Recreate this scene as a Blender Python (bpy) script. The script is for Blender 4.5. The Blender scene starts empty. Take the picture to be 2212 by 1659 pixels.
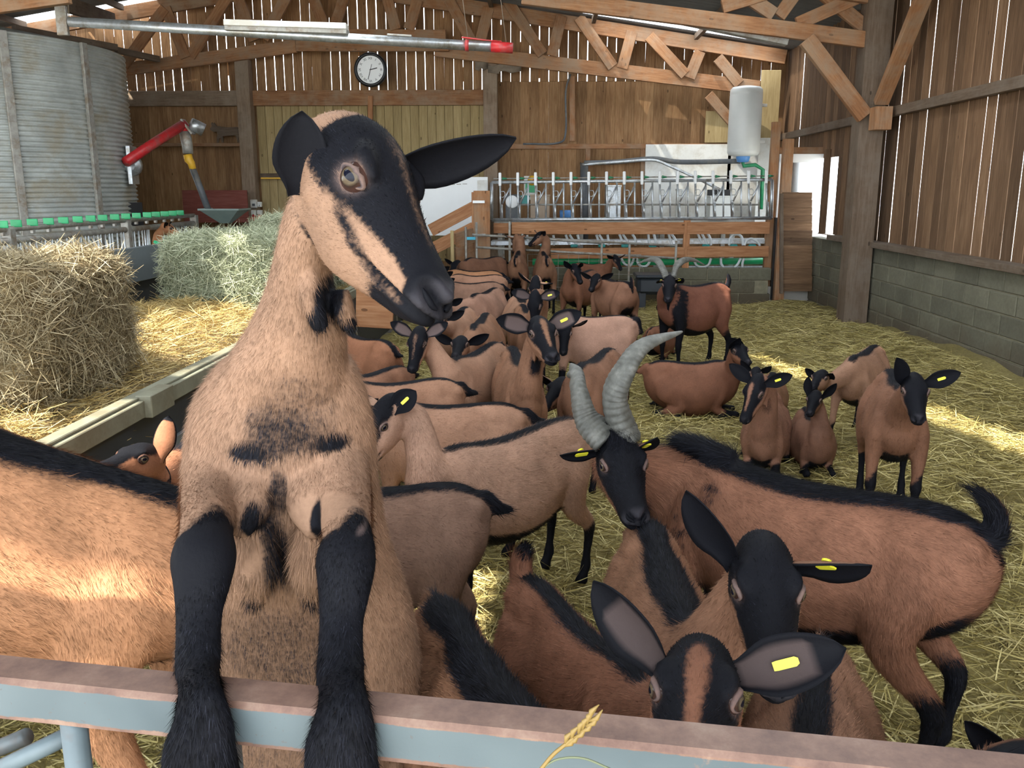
import bpy, bmesh, math, random
import numpy as np
from mathutils import Matrix, Vector, kdtree

random.seed(7)
rng = np.random.default_rng(7)
SC = bpy.context.scene
COL = SC.collection

# ------------------------------------------------------------------ camera
FPX, PCX, PCY, CAMH = 1900.0, 1106.0, 829.5, 1.75
YAW, PITCH = math.radians(2.2), math.radians(12.5)
c_f = np.array([-math.sin(YAW) * math.cos(PITCH), math.cos(YAW) * math.cos(PITCH), -math.sin(PITCH)])
c_r = np.array([math.cos(YAW), math.sin(YAW), 0.0])
c_u = np.cross(c_r, c_f)
CAM = np.array([0.0, 0.0, CAMH])
cam_data = bpy.data.cameras.new('camera')
cam_data.sensor_width = 36.0
cam_data.lens = FPX / 2212.0 * 36.0
cam_data.clip_start = 0.05
cam_data.clip_end = 300
cam = bpy.data.objects.new('camera', cam_data)
COL.objects.link(cam)
cam.matrix_world = Matrix(((c_r[0], c_u[0], -c_f[0], 0), (c_r[1], c_u[1], -c_f[1], 0),
                           (c_r[2], c_u[2], -c_f[2], CAMH), (0, 0, 0, 1)))
SC.camera = cam

# ------------------------------------------------------------------ light
SUN_DIR = np.array([0.50, 0.33, -0.80]); SUN_DIR /= np.linalg.norm(SUN_DIR)
world = bpy.data.worlds.new('sky')
SC.world = world
world.use_nodes = True
wn = world.node_tree.nodes
bg = wn['Background']
bg.inputs[0].default_value = (0.86, 0.93, 1.0, 1)
bg.inputs[1].default_value = 9.0
sl = bpy.data.lights.new('sun', 'SUN')
sl.energy = 25.0
sl.angle = math.radians(0.6)
sl.color = (1.0, 0.93, 0.80)
sun = bpy.data.objects.new('sun', sl)
COL.objects.link(sun)
sun.rotation_euler = Vector(SUN_DIR).to_track_quat('-Z', 'Y').to_euler()
sun.location = (-6, -4, 9)
SC.view_settings.view_transform = 'Standard'
SC.view_settings.look = 'None'
SC.view_settings.gamma = 1.0
SC.view_settings.use_curve_mapping = False
SC.view_settings.exposure = -0.36
SC.cycles.use_denoising = True
SC.cycles.max_bounces = 6
SC.cycles.diffuse_bounces = 4
SC.cycles.transparent_max_bounces = 8


# ------------------------------------------------------------------ pixel helpers
def ray(x, y):
    return c_f + c_r * (x - PCX) / FPX - c_u * (y - PCY) / FPX
def aY(x, y, Y):
    d = ray(x, y); return CAM + d * (Y / d[1])
def aX(x, y, X):
    d = ray(x, y); return CAM + d * (X / d[0])
def aZ(x, y, Z):
    d = ray(x, y); return CAM + d * ((Z - CAMH) / d[2])
def on_ray(px, base, dist, near=True):
    """point on the sight line of px at distance dist from base (or the nearest one)"""
    d = ray(*px); d = d / np.linalg.norm(d)
    v = CAM - base
    b = d.dot(v); c = v.dot(v) - dist * dist
    q = b * b - c
    if q <= 0:
        p = CAM - d * b
        w = p - base
        return base + w / (np.linalg.norm(w) + 1e-9) * dist
    t = -b - math.sqrt(q) if near else -b + math.sqrt(q)
    return CAM + d * t
def nrm(v):
    v = np.asarray(v, float); return v / (np.linalg.norm(v) + 1e-12)

# ------------------------------------------------------------------ materials
def new_mat(name):
    m = bpy.data.materials.new(name); m.use_nodes = True
    nt = m.node_tree
    return m, nt, nt.nodes['Principled BSDF']
def node(nt, typ, **kw):
    n = nt.nodes.new(typ)
    for k, v in kw.items(): setattr(n, k, v)
    return n
def ramp(nt, fac, stops):
    r = node(nt, 'ShaderNodeValToRGB')
    e = r.color_ramp.elements
    while len(e) < len(stops): e.new(0.5)
    for el, (p, c) in zip(e, stops):
        el.position = p; el.color = (*c, 1)
    nt.links.new(fac, r.inputs[0])
    return r.outputs[0]
def noise(nt, vec, scale, detail=4, rough=0.6):
    n = node(nt, 'ShaderNodeTexNoise')
    n.inputs['Scale'].default_value = scale
    n.inputs['Detail'].default_value = detail
    n.inputs['Roughness'].default_value = rough
    if vec is not None: nt.links.new(vec, n.inputs['Vector'])
    return n.outputs[0]
def mapping(nt, vec, scale=(1, 1, 1)):
    n = node(nt, 'ShaderNodeMapping')
    n.inputs['Scale'].default_value = scale
    nt.links.new(vec, n.inputs['Vector'])
    return n.outputs[0]
def math_n(nt, op, a, b=None, c=None):
    n = node(nt, 'ShaderNodeMath', operation=op)
    for i, v in enumerate((a, b, c)):
        if v is None: continue
        if isinstance(v, (int, float)): n.inputs[i].default_value = v
        else: nt.links.new(v, n.inputs[i])
    return n.outputs[0]
def mixc(nt, fac, a, b, mode='MIX'):
    n = node(nt, 'ShaderNodeMix', data_type='RGBA', blend_type=mode)
    for i, v in ((0, fac), (6, a), (7, b)):
        if isinstance(v, (int, float)): n.inputs[i].default_value = v
        elif isinstance(v, tuple): n.inputs[i].default_value = (*v, 1)
        else: nt.links.new(v, n.inputs[i])
    return n.outputs[2]
def bump(nt, h, strength, dist, bsdf):
    b = node(nt, 'ShaderNodeBump')
    b.inputs['Strength'].default_value = strength
    b.inputs['Distance'].default_value = dist
    nt.links.new(h, b.inputs['Height'])
    nt.links.new(b.outputs[0], bsdf.inputs['Normal'])
def objcoord(nt, jitter=True):
    tc = node(nt, 'ShaderNodeTexCoord')
    v = tc.outputs['Object']
    if jitter:
        oi = node(nt, 'ShaderNodeObjectInfo')
        a = node(nt, 'ShaderNodeVectorMath', operation='MULTIPLY_ADD')
        nt.links.new(oi.outputs['Random'], a.inputs[0])
        a.inputs[1].default_value = (37.0, 53.0, 71.0)
        nt.links.new(v, a.inputs[2])
        return a.outputs[0], oi.outputs['Random']
    return v, None

def wood(name, dark, mid, light, dust=None, rough=0.8, var=0.35):
    """boards and beams; the grain runs along the local X axis of each piece"""
    m, nt, b = new_mat(name)
    v, rnd = objcoord(nt)
    g = noise(nt, mapping(nt, v, (1.2, 16, 16)), 3.0, 6, 0.65)
    g2 = noise(nt, mapping(nt, v, (0.5, 3, 3)), 2.2, 3, 0.6)
    k = math_n(nt, 'ADD', math_n(nt, 'MULTIPLY', g, 0.6), math_n(nt, 'MULTIPLY', g2, 0.4))
    col = ramp(nt, k, [(0.3, dark), (0.5, mid), (0.68, light)])
    kn = node(nt, 'ShaderNodeTexVoronoi'); kn.inputs['Scale'].default_value = 2.6
    nt.links.new(mapping(nt, v, (1.0, 2.2, 2.2)), kn.inputs['Vector'])
    knot = math_n(nt, 'LESS_THAN', kn.outputs['Distance'], 0.075)
    col = mixc(nt, math_n(nt, 'MULTIPLY', knot, 0.7), col, tuple(c * 0.35 for c in dark))
    f = math_n(nt, 'ADD', math_n(nt, 'MULTIPLY', rnd, var), 1.0 - var * 0.55)
    mul = node(nt, 'ShaderNodeVectorMath', operation='SCALE')
    nt.links.new(col, mul.inputs[0]); nt.links.new(f, mul.inputs['Scale'])
    out = mul.outputs[0]
    if dust:
        d = noise(nt, v, 2.5, 5, 0.7)
        out = mixc(nt, ramp(nt, d, [(0.42, (0, 0, 0)), (0.66, (0.75, 0.75, 0.75))]), out, dust)
    nt.links.new(out, b.inputs['Base Color'])
    b.inputs['Roughness'].default_value = rough
    b.inputs['Specular IOR Level'].default_value = 0.25
    bump(nt, g, 0.35, 0.004, b)
    return m

def plain(name, col, rough=0.6, metal=0.0, mottled=0.25, scale=6.0, dirt=None, spec=0.5):
    m, nt, b = new_mat(name)
    v, rnd = objcoord(nt)
    n = noise(nt, v, scale, 5, 0.65)
    lo = tuple(c * (1 - mottled) for c in col); hi = tuple(min(1, c * (1 + mottled)) for c in col)
    c = ramp(nt, n, [(0.3, lo), (0.7, hi)])
    if dirt:
        d = noise(nt, v, scale * 0.45, 6, 0.75)
        c = mixc(nt, ramp(nt, d, [(0.48, (0, 0, 0)), (0.62, (0.9, 0.9, 0.9))]), c, dirt)
    nt.links.new(c, b.inputs['Base Color'])
    b.inputs['Roughness'].default_value = rough
    b.inputs['Metallic'].default_value = metal
    b.inputs['Specular IOR Level'].default_value = spec
    bump(nt, n, 0.15, 0.003, b)
    return m

M = {}
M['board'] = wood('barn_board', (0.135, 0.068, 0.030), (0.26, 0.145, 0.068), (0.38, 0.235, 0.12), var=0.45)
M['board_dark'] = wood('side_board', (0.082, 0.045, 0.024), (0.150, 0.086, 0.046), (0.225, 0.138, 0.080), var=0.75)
M['board_pale'] = wood('pale_board', (0.24, 0.17, 0.075), (0.36, 0.27, 0.13), (0.46, 0.36, 0.19), var=0.18)
M['beam'] = wood('truss_timber', (0.17, 0.075, 0.032), (0.29, 0.14, 0.065), (0.40, 0.22, 0.11), dust=(0.30, 0.22, 0.15), var=0.3)
M['post'] = wood('dusty_post_shaded', (0.075, 0.050, 0.032), (0.125, 0.088, 0.060), (0.18, 0.135, 0.10), dust=(0.17, 0.135, 0.105), var=0.2)  # albedo darkened: the near post's shade is put into the timber colour
M['post_back'] = wood('dusty_post_unshaded', (0.13, 0.088, 0.056), (0.22, 0.155, 0.105), (0.31, 0.235, 0.17), dust=(0.30, 0.24, 0.18), var=0.2)  # same timber for the back posts, without that painted shade
M['rail'] = wood('fence_plank', (0.22, 0.09, 0.038), (0.36, 0.17, 0.080), (0.50, 0.28, 0.15), var=0.2)
M['rust_panel'] = wood('red_panel', (0.13, 0.035, 0.025), (0.20, 0.060, 0.045), (0.25, 0.10, 0.08), var=0.1)
M['galv'] = plain('galvanised_steel', (0.55, 0.59, 0.62), 0.38, 0.8, 0.2, 14, dirt=(0.34, 0.32, 0.28))
M['galv_dull'] = plain('dusty_galvanised_steel', (0.36, 0.35, 0.32), 0.6, 0.5, 0.25, 10, dirt=(0.24, 0.19, 0.14))
M['silo'] = plain('silo_sheet', (0.46, 0.49, 0.47), 0.5, 0.3, 0.2, 3, dirt=(0.40, 0.37, 0.29))
M['white'] = plain('white_panel', (0.72, 0.73, 0.70), 0.6, 0, 0.08, 3, dirt=(0.55, 0.52, 0.45))
M['white_clean'] = plain('white_plastic', (0.80, 0.82, 0.82), 0.35, 0, 0.03, 3)
M['enamel'] = plain('white_enamel', (0.62, 0.64, 0.62), 0.35, 0, 0.06, 2)
M['green'] = plain('green_plastic', (0.015, 0.36, 0.13), 0.4, 0, 0.15, 8)
M['green_dark'] = plain('dark_green_pipe', (0.02, 0.20, 0.085), 0.4, 0, 0.2, 8)
M['teal'] = plain('teal_plastic', (0.03, 0.30, 0.28), 0.4, 0, 0.1, 8)
M['red'] = plain('red_paint', (0.50, 0.015, 0.02), 0.4, 0, 0.2, 8, dirt=(0.30, 0.10, 0.09))
M['yellow'] = plain('yellow_rubber', (0.70, 0.40, 0.03), 0.5, 0, 0.12, 8)
M['tag'] = plain('yellow_tag', (0.78, 0.74, 0.04), 0.4, 0, 0.05, 8)
M['blue'] = plain('blue_plastic', (0.08, 0.24, 0.55), 0.4, 0, 0.1, 8)
M['cyan'] = plain('cyan_tape', (0.05, 0.45, 0.62), 0.4, 0, 0.1, 8)
M['black'] = plain('black_plastic', (0.012, 0.012, 0.014), 0.4, 0, 0.2, 6)
M['trough'] = plain('dark_trough', (0.022, 0.028, 0.036), 0.5, 0, 0.2, 4)
M['hose'] = plain('white_hose', (0.70, 0.76, 0.78), 0.3, 0, 0.05, 8)
M['hopper'] = plain('grey_green_paint', (0.21, 0.27, 0.25), 0.5, 0, 0.12, 4)
M['grey_pipe'] = plain('grey_pipe', (0.09, 0.10, 0.11), 0.5, 0, 0.25, 6, dirt=(0.16, 0.15, 0.13))
M['belt_side'] = plain('painted_side_board', (0.115, 0.135, 0.145), 0.55, 0, 0.12, 3)
M['trough_edge'] = plain('galvanised_edge', (0.185, 0.183, 0.13), 0.6, 0.0, 0.2, 6, dirt=(0.14, 0.125, 0.08))
M['card'] = plain('brown_card', (0.40, 0.31, 0.23), 0.8, 0, 0.08, 4)
M['cloth'] = plain('cobweb_cloth', (0.20, 0.16, 0.12), 0.9, 0, 0.3, 5)
M['mortar'] = plain('mortar', (0.21, 0.19, 0.13), 0.95, 0, 0.2, 12)
M['concrete'] = plain('yard_concrete', (0.42, 0.40, 0.36), 0.9, 0, 0.12, 2)
M['corr'] = plain('fibre_cement', (0.15, 0.15, 0.15), 0.85, 0, 0.2, 2)
M['gate_bar'] = plain('blue_grey_bar_paint', (0.115, 0.150, 0.165), 0.5, 0, 0.15, 6, dirt=(0.10, 0.085, 0.075))
M['hoof'] = plain('hoof_horn', (0.03, 0.025, 0.022), 0.5, 0, 0.2, 12)
M['collar'] = plain('green_collar', (0.01, 0.62, 0.28), 0.5, 0, 0.1, 8)

def block_mat():
    m, nt, b = new_mat('concrete_block')
    v, rnd = objcoord(nt)
    n = noise(nt, v, 26, 6, 0.7); n2 = noise(nt, v, 2.0, 4, 0.6)
    c = ramp(nt, math_n(nt, 'ADD', math_n(nt, 'MULTIPLY', n, 0.45), math_n(nt, 'MULTIPLY', n2, 0.55)),
             [(0.34, (0.085, 0.080, 0.055)), (0.6, (0.135, 0.128, 0.090)), (0.75, (0.19, 0.18, 0.135))])
    f = math_n(nt, 'ADD', math_n(nt, 'MULTIPLY', rnd, 0.35), 0.82)
    mul = node(nt, 'ShaderNodeVectorMath', operation='SCALE')
    nt.links.new(c, mul.inputs[0]); nt.links.new(f, mul.inputs['Scale'])
    # dung-stained strip low down on the wall, ragged
    geo = node(nt, 'ShaderNodeNewGeometry')
    sep = node(nt, 'ShaderNodeSeparateXYZ'); nt.links.new(geo.outputs['Position'], sep.inputs[0])
    nn = noise(nt, geo.outputs['Position'], 3.0, 5, 0.7)
    h = math_n(nt, 'SUBTRACT', sep.outputs[2], math_n(nt, 'MULTIPLY', nn, 0.5))
    st = node(nt, 'ShaderNodeMapRange'); nt.links.new(h, st.inputs[0])
    st.inputs[1].default_value = 0.14; st.inputs[2].default_value = -0.12
    nt.links.new(mixc(nt, math_n(nt, 'MULTIPLY', st.outputs[0], 0.6), mul.outputs[0], (0.075, 0.050, 0.028)), b.inputs['Base Color'])
    b.inputs['Roughness'].default_value = 0.95
    bump(nt, n, 0.5, 0.004, b)
    return m
M['block'] = block_mat()

def straw_mat(name, a, bcol, c, trans=0.25):
    m, nt, b = new_mat(name)
    at = node(nt, 'ShaderNodeAttribute', attribute_name='rnd')
    col = ramp(nt, at.outputs['Fac'], [(0.0, a), (0.55, bcol), (1.0, c)])
    geo = node(nt, 'ShaderNodeNewGeometry')
    n = noise(nt, geo.outputs['Position'], 1.3, 4, 0.6)
    col = mixc(nt, 1.0, col, ramp(nt, n, [(0.3, (0.62, 0.60, 0.55)), (0.7, (1.0, 1.0, 1.0))]), 'MULTIPLY')
    nt.links.new(col, b.inputs['Base Color'])
    b.inputs['Roughness'].default_value = 0.55
    b.inputs['Specular IOR Level'].default_value = 0.35
    return m
M['straw'] = straw_mat('straw', (0.22, 0.175, 0.050), (0.48, 0.40, 0.145), (0.74, 0.65, 0.32))
M['hay'] = straw_mat('dry_hay', (0.19, 0.145, 0.080), (0.39, 0.32, 0.19), (0.64, 0.56, 0.37))
M['hay_green'] = straw_mat('green_hay', (0.20, 0.23, 0.14), (0.42, 0.46, 0.31), (0.64, 0.66, 0.49))
M['hay_gold'] = straw_mat('golden_hay', (0.34, 0.23, 0.075), (0.58, 0.43, 0.17), (0.78, 0.64, 0.33))

def bed_mat(name, a, bcol, c):
    m, nt, b = new_mat(name)
    geo = node(nt, 'ShaderNodeNewGeometry')
    n = noise(nt, geo.outputs['Position'], 40, 5, 0.75)
    n2 = noise(nt, geo.outputs['Position'], 1.6, 4, 0.6)
    k = math_n(nt, 'ADD', math_n(nt, 'MULTIPLY', n, 0.6), math_n(nt, 'MULTIPLY', n2, 0.4))
    nt.links.new(ramp(nt, k, [(0.35, a), (0.55, bcol), (0.72, c)]), b.inputs['Base Color'])
    b.inputs['Roughness'].default_value = 0.9
    bump(nt, n, 0.8, 0.03, b)
    return m
M['bed'] = bed_mat('straw_bed', (0.12, 0.09, 0.024), (0.25, 0.20, 0.065), (0.40, 0.335, 0.13))
M['bale_core'] = bed_mat('hay_core', (0.12, 0.08, 0.035), (0.26, 0.19, 0.09), (0.40, 0.31, 0.16))
M['bale_core_green'] = bed_mat('green_hay_core', (0.10, 0.11, 0.06), (0.21, 0.23, 0.14), (0.34, 0.36, 0.23))

def gate_paint():
    m, nt, b = new_mat('blue_grey_paint_rusting')
    tc = node(nt, 'ShaderNodeTexCoord')
    sep = node(nt, 'ShaderNodeSeparateXYZ'); nt.links.new(tc.outputs['Object'], sep.inputs[0])
    n = noise(nt, tc.outputs['Object'], 11, 7, 0.72); n2 = noise(nt, tc.outputs['Object'], 90, 3, 0.6)
    n3 = noise(nt, tc.outputs['Object'], 3.0, 3, 0.6)
    paint = ramp(nt, n3, [(0.3, (0.062, 0.085, 0.097)), (0.7, (0.112, 0.142, 0.153))])
    speck = math_n(nt, 'GREATER_THAN', n2, 0.70)
    paint = mixc(nt, math_n(nt, 'MULTIPLY', speck, 0.8), paint, (0.10, 0.10, 0.10))
    rust = ramp(nt, n, [(0.3, (0.09, 0.045, 0.035)), (0.55, (0.20, 0.115, 0.085)), (0.75, (0.29, 0.20, 0.15))])
    # worn to rust on the top flange and along the lower edge
    zt = node(nt, 'ShaderNodeMapRange'); nt.links.new(sep.outputs[2], zt.inputs[0])
    zt.inputs[1].default_value = -0.010; zt.inputs[2].default_value = -0.003
    zb = node(nt, 'ShaderNodeMapRange'); nt.links.new(sep.outputs[2], zb.inputs[0])
    zb.inputs[1].default_value = -0.049; zb.inputs[2].default_value = -0.058
    w = math_n(nt, 'MAXIMUM', zt.outputs[0], zb.outputs[0])
    xr = node(nt, 'ShaderNodeMapRange'); nt.links.new(sep.outputs[0], xr.inputs[0])
    xr.inputs[1].default_value = -0.30; xr.inputs[2].default_value = 0.35
    k = math_n(nt, 'ADD', math_n(nt, 'MULTIPLY', w, 0.75), math_n(nt, 'MULTIPLY', xr.outputs[0], 0.30))
    k = math_n(nt, 'ADD', k, math_n(nt, 'MULTIPLY', math_n(nt, 'SUBTRACT', n, 0.5), 1.2))
    fac = ramp(nt, k, [(0.28, (0, 0, 0)), (0.42, (1, 1, 1))])
    nt.links.new(mixc(nt, fac, paint, rust), b.inputs['Base Color'])
    b.inputs['Roughness'].default_value = 0.5
    bump(nt, n, 0.25, 0.002, b)
    return m
M['gate'] = gate_paint()

def glass_mat():
    m, nt, b = new_mat('frosted_glass')
    b.inputs['Base Color'].default_value = (0.93, 0.97, 0.97, 1)
    b.inputs['Roughness'].default_value = 0.35
    b.inputs['Transmission Weight'].default_value = 1.0
    b.inputs['IOR'].default_value = 1.1
    return m
M['glass'] = glass_mat()
def rooflight_mat():
    m, nt, b = new_mat('rooflight_sheet')
    t = node(nt, 'ShaderNodeBsdfTransparent'); t.inputs[0].default_value = (0.97, 0.98, 1, 1)
    tl = node(nt, 'ShaderNodeBsdfTranslucent'); tl.inputs[0].default_value = (0.5, 0.52, 0.56, 1)
    mx = node(nt, 'ShaderNodeMixShader'); mx.inputs[0].default_value = 0.8
    nt.links.new(t.outputs[0], mx.inputs[1]); nt.links.new(tl.outputs[0], mx.inputs[2])
    nt.links.new(mx.outputs[0], nt.nodes['Material Output'].inputs[0])
    return m
M['rooflight'] = rooflight_mat()
def milky_mat():  # for the unseen roof sheets added as fill light
    m, nt, b = new_mat('added_milky_sheet')
    tl = node(nt, 'ShaderNodeBsdfTranslucent'); tl.inputs[0].default_value = (0.62, 0.65, 0.68, 1)
    nt.links.new(tl.outputs[0], nt.nodes['Material Output'].inputs[0])
    return m
M['milky'] = milky_mat()

def coat_mat():
    """goat coat: brown (object colour) with black points, pale skin at the eyes, hair grain"""
    m, nt, b = new_mat('goat_coat')
    oi = node(nt, 'ShaderNodeObjectInfo')
    def attr(n):
        a = node(nt, 'ShaderNodeAttribute', attribute_name=n); return a.outputs['Fac']
    blk, pal, rnd, skin = attr('black'), attr('pale'), attr('rnd'), attr('skin')
    tc = node(nt, 'ShaderNodeTexCoord')
    n1 = noise(nt, tc.outputs['Object'], 7, 4, 0.6)
    n2 = noise(nt, tc.outputs['Object'], 130, 3, 0.6)
    base = mixc(nt, ramp(nt, n1, [(0.32, (0, 0, 0)), (0.68, (1, 1, 1))]), oi.outputs['Color'], oi.outputs['Color'])
    v = math_n(nt, 'ADD', 0.50, math_n(nt, 'MULTIPLY', n1, 0.95))
    v = math_n(nt, 'MULTIPLY', v, math_n(nt, 'ADD', 0.74, math_n(nt, 'MULTIPLY', n2, 0.40)))
    v = math_n(nt, 'MULTIPLY', v, math_n(nt, 'ADD', 0.60, math_n(nt, 'MULTIPLY', rnd, 0.90)))
    sc = node(nt, 'ShaderNodeVectorMath', operation='SCALE')
    nt.links.new(base, sc.inputs[0]); nt.links.new(v, sc.inputs['Scale'])
    nb = math_n(nt, 'ADD', blk, math_n(nt, 'MULTIPLY', math_n(nt, 'SUBTRACT', n2, 0.5), 0.5))
    nb = math_n(nt, 'ADD', nb, math_n(nt, 'MULTIPLY', math_n(nt, 'SUBTRACT', n1, 0.5), 0.3))
    nb = math_n(nt, 'ADD', nb, math_n(nt, 'MULTIPLY', math_n(nt, 'SUBTRACT', rnd, 0.45), 0.55))
    fb = node(nt, 'ShaderNodeMapRange', interpolation_type='SMOOTHSTEP'); nt.links.new(nb, fb.inputs[0])
    fb.inputs[1].default_value = 0.25; fb.inputs[2].default_value = 0.78
    kb = node(nt, 'ShaderNodeVectorMath', operation='SCALE'); kb.inputs[0].default_value = (0.0050, 0.0053, 0.0075)
    nt.links.new(math_n(nt, 'ADD', 0.35, math_n(nt, 'MULTIPLY', math_n(nt, 'POWER', rnd, 2.0), 4.2)), kb.inputs['Scale'])
    c = mixc(nt, fb.outputs[0], sc.outputs[0], kb.outputs[0])
    c = mixc(nt, pal, c, (0.30, 0.215, 0.20))
    c = mixc(nt, skin, c, (0.036, 0.034, 0.041))
    nt.links.new(c, b.inputs['Base Color'])
    rr = math_n(nt, 'SUBTRACT', 0.68, math_n(nt, 'MULTIPLY', skin, 0.22))
    nt.links.new(rr, b.inputs['Roughness'])
    b.inputs['Specular IOR Level'].default_value = 0.09
    b.inputs['Sheen Weight'].default_value = 0.0
    b.inputs['Sheen Roughness'].default_value = 0.4
    bump(nt, n2, 0.25, 0.004, b)
    return m
M['coat'] = coat_mat()

def eye_mat():
    m, nt, b = new_mat('goat_eye')
    tc = node(nt, 'ShaderNodeTexCoord')
    sep = node(nt, 'ShaderNodeSeparateXYZ'); nt.links.new(tc.outputs['Object'], sep.inputs[0])
    y2 = math_n(nt, 'POWER', math_n(nt, 'ABSOLUTE', sep.outputs[1]), 2.0)
    z2 = math_n(nt, 'POWER', math_n(nt, 'ABSOLUTE', sep.outputs[2]), 2.0)
    rr = math_n(nt, 'SQRT', math_n(nt, 'ADD', y2, z2))
    col = ramp(nt, rr, [(0.0, (0.07, 0.05, 0.03)), (0.50, (0.09, 0.068, 0.045)), (0.64, (0.025, 0.015, 0.012)), (0.80, (0.05, 0.025, 0.02))])
    pu = math_n(nt, 'ADD', math_n(nt, 'POWER', math_n(nt, 'DIVIDE', math_n(nt, 'ABSOLUTE', sep.outputs[1]), 0.46), 2.0),
                math_n(nt, 'POWER', math_n(nt, 'DIVIDE', math_n(nt, 'ABSOLUTE', sep.outputs[2]), 0.25), 2.0))
    col = mixc(nt, math_n(nt, 'LESS_THAN', pu, 1.0), col, (0.004, 0.005, 0.012))
    nt.links.new(col, b.inputs['Base Color'])
    b.inputs['Roughness'].default_value = 0.05
    b.inputs['Specular IOR Level'].default_value = 0.18
    b.inputs['Coat Weight'].default_value = 0.0
    b.inputs['Coat Roughness'].default_value = 0.03
    return m
M['eye'] = eye_mat()
def horn_mat():
    m, nt, b = new_mat('horn')
    tc = node(nt, 'ShaderNodeTexCoord')
    n = noise(nt, tc.outputs['Object'], 24, 5, 0.65)
    nt.links.new(ramp(nt, n, [(0.3, (0.055, 0.055, 0.047)), (0.55, (0.11, 0.11, 0.098)), (0.75, (0.18, 0.178, 0.158))]), b.inputs['Base Color'])
    b.inputs['Roughness'].default_value = 0.55
    bump(nt, n, 0.3, 0.003, b)
    return m
M['horn'] = horn_mat()

# ------------------------------------------------------------------ object helpers
def link(name, me, mat=None, parent=None, loc=None):
    o = bpy.data.objects.new(name, me)
    COL.objects.link(o)
    if mat is not None and not me.materials: me.materials.append(mat)
    if loc is not None: o.location = loc
    if parent is not None:
        o.parent = parent
    return o
def tag(o, label, cat, group=None):
    o['label'] = label; o['category'] = cat
    if group: o['group'] = group
    return o
def struct(o, label=None):
    o['kind'] = 'structure'
    if label: o['label'] = label
    return o
def empty(name, loc=(0, 0, 0)):
    o = bpy.data.objects.new(name, None); COL.objects.link(o); o.location = loc
    o.empty_display_size = 0.1
    return o
def mesh_np(name, V, Fc, smooth=False):
    me = bpy.data.meshes.new(name)
    me.from_pydata([tuple(v) for v in V], [], [tuple(f) for f in Fc])
    if smooth:
        me.polygons.foreach_set('use_smooth', [True] * len(me.polygons))
    me.update()
    return me
_boxes = {}
def box_mesh(l, w, h, bev=0.004):
    k = (round(l, 3), round(w, 3), round(h, 3), bev)
    if k in _boxes: return _boxes[k]
    bm = bmesh.new()
    bmesh.ops.create_cube(bm, size=1.0)
    for v in bm.verts: v.co = (v.co.x * l, v.co.y * w, v.co.z * h)
    if bev: bmesh.ops.bevel(bm, geom=bm.edges[:], offset=min(bev, 0.3 * min(l, w, h)), segments=1, affect='EDGES')
    me = bpy.data.meshes.new('piece'); bm.to_mesh(me); bm.free()
    _boxes[k] = me
    return me
_matmesh = {}
def with_mat(me, mat):
    k = (me.name, mat.name)
    if k not in _matmesh:
        m2 = me.copy() if me.materials else me
        if m2.materials: m2.materials.clear()
        m2.materials.append(mat)
        _matmesh[k] = m2
    return _matmesh[k]
def basis(p0, p1, up=(0, 0, 1)):
    x = nrm(np.array(p1, float) - np.array(p0, float))
    u = np.array(up, float)
    if abs(x.dot(nrm(u))) > 0.97: u = np.array([0, 1.0, 0])
    y = nrm(np.cross(u, x)); z = np.cross(x, y)
    return x, y, z
def beam(name, p0, p1, w, h, mat, parent=None, up=(0, 0, 1), bev=0.004):
    """timber or plate from p0 to p1: w across (horizontal), h along up; local X is its length"""
    p0 = np.array(p0, float); p1 = np.array(p1, float)
    L = float(np.linalg.norm(p1 - p0))
    x, y, z = basis(p0, p1, up)
    me = with_mat(box_mesh(L, w, h, bev), mat)
    o = link(name, me)
    c = (p0 + p1) / 2
    mw = Matrix(((x[0], y[0], z[0], c[0]), (x[1], y[1], z[1], c[1]), (x[2], y[2], z[2], c[2]), (0, 0, 0, 1)))
    if parent is not None:
        o.parent = parent
        mw = Matrix.Translation(-parent.location) @ mw
    o.matrix_local = mw
    return o
def tube_geo(pts, rad, m=8, cap=True):
    """swept tube through pts; rad number or list"""
    P = np.array(pts, float); n = len(P)
    R = np.full(n, rad) if np.isscalar(rad) else np.array(rad, float)
    T = np.gradient(P, axis=0)
    T /= np.linalg.norm(T, axis=1)[:, None] + 1e-12
    ref = np.array([0, 0, 1.0]) if abs(T[0][2]) < 0.9 else np.array([1.0, 0, 0])
    V = []; y = nrm(np.cross(ref, T[0]))
    for i in range(n):
        y = nrm(y - T[i] * y.dot(T[i])); z = np.cross(T[i], y)
        for k in range(m):
            a = 2 * math.pi * k / m
            V.append(P[i] + R[i] * (y * math.cos(a) + z * math.sin(a)))
    Fc = [(i * m + k, i * m + (k + 1) % m, (i + 1) * m + (k + 1) % m, (i + 1) * m + k) for i in range(n - 1) for k in range(m)]
    if cap:
        Fc.append(tuple(range(m))[::-1]); Fc.append(tuple(range((n - 1) * m, n * m)))
    return V, Fc
def tube(name, pts, rad, mat, parent=None, m=8):
    P = np.array(pts, float)
    org = P[0] if parent is None else np.zeros(3)
    off = np.array(parent.location) if parent is not None else org
    V, Fc = tube_geo(P - off, rad, m)
    o = link(name, mesh_np(name, V, Fc, True), mat, parent)
    if parent is None: o.location = org
    return o
def bez(p, n=12):
    """Catmull-Rom through the points"""
    P = np.array(p, float)
    Q = np.vstack([2 * P[0] - P[1], P, 2 * P[-1] - P[-2]])
    out = []
    for i in range(len(P) - 1):
        a, b, c, d = Q[i:i + 4]
        for t in np.linspace(0, 1, n, endpoint=False):
            out.append(0.5 * ((2 * b) + (c - a) * t + (2 * a - 5 * b + 4 * c - d) * t * t + (3 * b - a - 3 * c + d) * t ** 3))
    out.append(P[-1])
    return np.array(out)
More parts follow.
